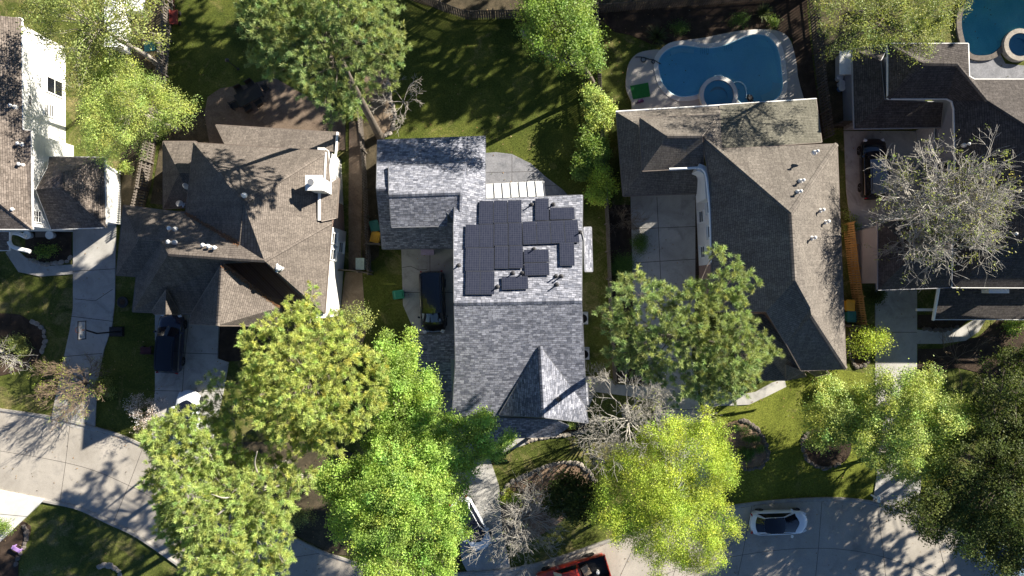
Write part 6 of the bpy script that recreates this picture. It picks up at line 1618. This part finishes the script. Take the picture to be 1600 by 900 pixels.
    for fx in (-.30, .315):
        for s in (-1, 1):
            c = (fx * L, s * (h - .10), wr_)
            w_ = MB(); w_.lathe(c, [(wr_ * .62, -.115), (wr_ * .94, -.115), (wr_, -.08), (wr_, .08), (wr_ * .94, .115), (wr_ * .62, .115)], 22, ax='Y'); wo = w_.build('wheel', M_tyre, t, smooth=False)
            w_ = MB(); w_.lathe(c, [(wr_ * .63, -.10), (wr_ * .63, .10)], 18, ax='Y')
            for k in range(5): a = k * 1.2566; w_.box((c[0] + math.cos(a) * wr_ * .32, c[1] + s * .105, c[2] + math.sin(a) * wr_ * .32), (wr_ * .55, .02, .06), rot=Matrix.Rotation(-a, 3, 'Y'))
            w_.build('rim', rim or M_rim, wo)
    front = st[-3]; fz = front[3]
    for s in (-1, 1):
        m_ = MB(); m_.box((L * (.425 if style == 'hatch' else .462), s * h * (.74 if style == 'hatch' else .70), fz + (.03 if style == 'hatch' else .035)), (.34 if style == 'hatch' else .26, .16 if style == 'hatch' else .30, .07), s * -.5, taper=.7); m_.build('headlight', M_lamp, t)
        m_ = MB(); m_.box((-L * (.462 if style == 'hatch' else .488), s * h * (.72 if style == 'hatch' else .76), st[1][3] - (.0 if style == 'hatch' else .04)), (.10, .26, .12), s * (.5 if style == 'hatch' else .25)); m_.build('tail_light', M_tail, t)
        m_ = MB(); m_.box((xa - .35, s * (h + .10), zb(xa - .3) + .10), (.16, .2, .13), s * .2, taper=.8); m_.build('mirror', mat, t)
    for x, nm in (() if style == 'hatch' else ((.49, 'front_bumper'), (-.49, 'rear_bumper'))):
        m_ = MB(); m_.box((x * L, 0, .38), (.10, Wd * .62, .16)); m_.build(nm, M_black if style != 'hatch' else mat, t)
    if style in ('suv', 'van'):
        for s in (-1, 1):
            m_ = MB(); m_.tube([(xc + .2, s * wr * .88, zt - .05), (xc + .3, s * wr * .88, zt + .03), (xb - .4, s * wr * .88, zt + .03), (xb - .3, s * wr * .88, zt - .05)], .022, 5); m_.build('roof_rail', M_black, t)
    if style == 'pickup':
        m_ = MB(); x0, x1 = -.485 * L, -.115 * L
        m_.box(((x0 + x1) / 2, 0, .62), (x1 - x0, Wd * .8, .05))
        for s in (-1, 1): m_.box(((x0 + x1) / 2, s * Wd * .40, .85), (x1 - x0, .04, .46))
        m_.box((x1, 0, .85), (.05, Wd * .8, .46))
        for k in range(9): m_.box(((x0 + x1) / 2, -Wd * .34 + k * Wd * .085, .655), (x1 - x0, .03, .02))
        m_.build('bed', M_black, t)
        m_ = MB(); m_.box((-.492 * L, 0, .85), (.06, Wd * .84, .5)); m_.build('tailgate', mat, t)
    t.location = W(px, py); t.rotation_euler = (0, 0, ang)
    return t
P_white = paint('white_car_paint', (.72, .76, .80)); P_black = paint('black_car_paint', (.008, .008, .010)); P_navy = paint('dark_blue_car_paint', (.010, .012, .035)); P_red = paint('red_truck_paint', (.42, .035, .018), .3); P_silver = paint('silver_blue_car_paint', (.32, .45, .58)); P_dk = paint('charcoal_car_paint', (.03, .033, .04))
car('white electric hatchback with dark glass roof parked at the kerb', 'car', 1212, 812, 0.02, 4.72, 1.88, 1.46, P_white, 'hatch', M_carglass)
car('black passenger van parked nose to the street on the solar house driveway', 'van', 678, 472, -math.pi / 2 + .04, 4.95, 2.0, 1.85, P_black, 'van')
car('dark blue sport utility car parked before the brown house garage', 'car', 273, 535, math.pi / 2 - .06, 4.75, 1.92, 1.70, P_navy, 'suv', M_carglass)
car('white car under the pine on the brown house driveway', 'car', 298, 652, math.pi / 2 - .06, 4.6, 1.85, 1.45, P_white, 'hatch', M_carglass)
car('white car nosed out from under the bright maple on the driveway', 'car', 737, 814, -1.08, 4.6, 1.85, 1.48, P_white, 'hatch', M_carglass)
car('black sport utility car with red tail lights beside the dark house', 'car', 1358, 266, math.pi / 2 + .02, 4.8, 1.95, 1.72, P_black, 'suv', paint('sky_reflection_paint', (.10, .12, .15)))  # black roof; its pale sky reflection is painted in as grey
car('red pickup truck with black open bed parked at the kerb', 'pickup truck', 893, 893, math.pi + .30, 5.9, 2.05, 1.88, P_red, 'pickup', name='pickup_truck')
car('silver car half hidden under the dark evergreen oak on the street', 'car', 1562, 866, -.42, 4.6, 1.83, 1.45, P_silver, 'hatch', M_carglass)
# things lying in the pickup bed
b = Matrix.Rotation(math.pi + .30, 3, 'Z') @ Vector((-2.0, .3, 0)) + W(893, 893)
mb = MB(); mb.lathe((b.x, b.y, .66), [(.13, 0), (.14, .3), (.03, .34), (.001, .34)], 14); tag(mb.build('jug', M_metalw, loc=(b.x, b.y, .66)), 'round white container standing in the black pickup bed', 'container')
b = Matrix.Rotation(math.pi + .30, 3, 'Z') @ Vector((-1.15, -.15, 0)) + W(893, 893)
mb = MB(); mb.box((b.x, b.y, .82), (.55, .7, .3), .5); mb.box((b.x, b.y, .98), (.6, .75, .05), .5); tag(mb.build('cardboard_box', simple('tan_cardboard', (.38, .29, .2), .9), loc=(b.x, b.y, .68)), 'tan cardboard box in the pickup bed behind the cab', 'box')
# ---------------------------------------------------------------- fallen leaves and needles
L_litter = leaf_mat('fallen_leaf_litter', (.24, .165, .09), .1, .1)
L_rust = leaf_mat('rusty_needles', (.26, .14, .075), .1, .1)
def litter(name, mat, pts, ln, wd, tilt=.35):
    c = np.array(pts); n = len(c)
    nr = _unit(np.array([0, 0, 1.0]) + rng.normal(size=(n, 3)) * tilt); u = _unit(np.cross(nr, rng.normal(size=(n, 3)))); w_ = np.cross(nr, u)
    o = leaves(name, mat, None, c, u, w_, ln * rng.uniform(.6, 1.4, n), wd, tints(n, np.arange(n) // 6, n // 6 + 1, .2, .25, .15))
    return tag(o, kind='stuff')
def drift(a, b, n, spread, lift=.02, up=None):
    t = rng.uniform(0, 1, n); A, B = np.array(a), np.array(b)
    p = A + (B - A) * t[:, None]; s = rng.normal(0, spread, (n, 1)) * (1 - .5 * t[:, None])
    d = (B - A) / np.linalg.norm(B - A); side = np.cross(d, [0, 0, 1]); side /= np.linalg.norm(side) + 1e-9
    p = p + side * s; p[:, 2] += lift + np.abs(s[:, 0]) * (up or 0)
    return p
# needles washed into the valleys of the brown roof
Bq, Bl, Bm = W(374, 382, 9.0), W(290, 333, 5.9), W(347, 412, 7.9)
litter('roof_needles', L_rust, np.concatenate([drift(Bq, Bl, 900, .10, .05, .5), drift(W(349, 413, PG_B['T'].z), PG_B['RB'], 700, .09, .06, .5)]), .16, .035)
# leaves over lawns, beds and paving
pts = []
for k in range(5200):
    px, py = random.uniform(-20, 1620), random.uniform(-20, 920)
    den = .35 + .65 * math.sin(px * .013 + 1.3) * math.sin(py * .017 + .4)
    if random.random() < max(.12, den): pts.append((*W2(px, py), .115))
litter('fallen_leaves', L_litter, pts, .13, .075)
# brown line of leaves along the kerbs
pts = []
for line, s in ((U, -1), (L_, 1)):
    for i in range(len(line) - 1):
        L = math.dist(line[i], line[i + 1]); n_ = int(L * random.uniform(4, 26))
        for k in range(n_):
            f = random.random(); off = abs(random.gauss(0, .16))
            a, b = line[i], line[i + 1]; dx, dy = (b[0] - a[0]) / L, (b[1] - a[1]) / L
            pts.append((a[0] + dx * L * f + dy * off * -s * -1 * 1.0, a[1] + dy * L * f - dx * off * -s * -1 * 1.0, .10))
litter('gutter_leaves', L_litter, pts, .12, .07)
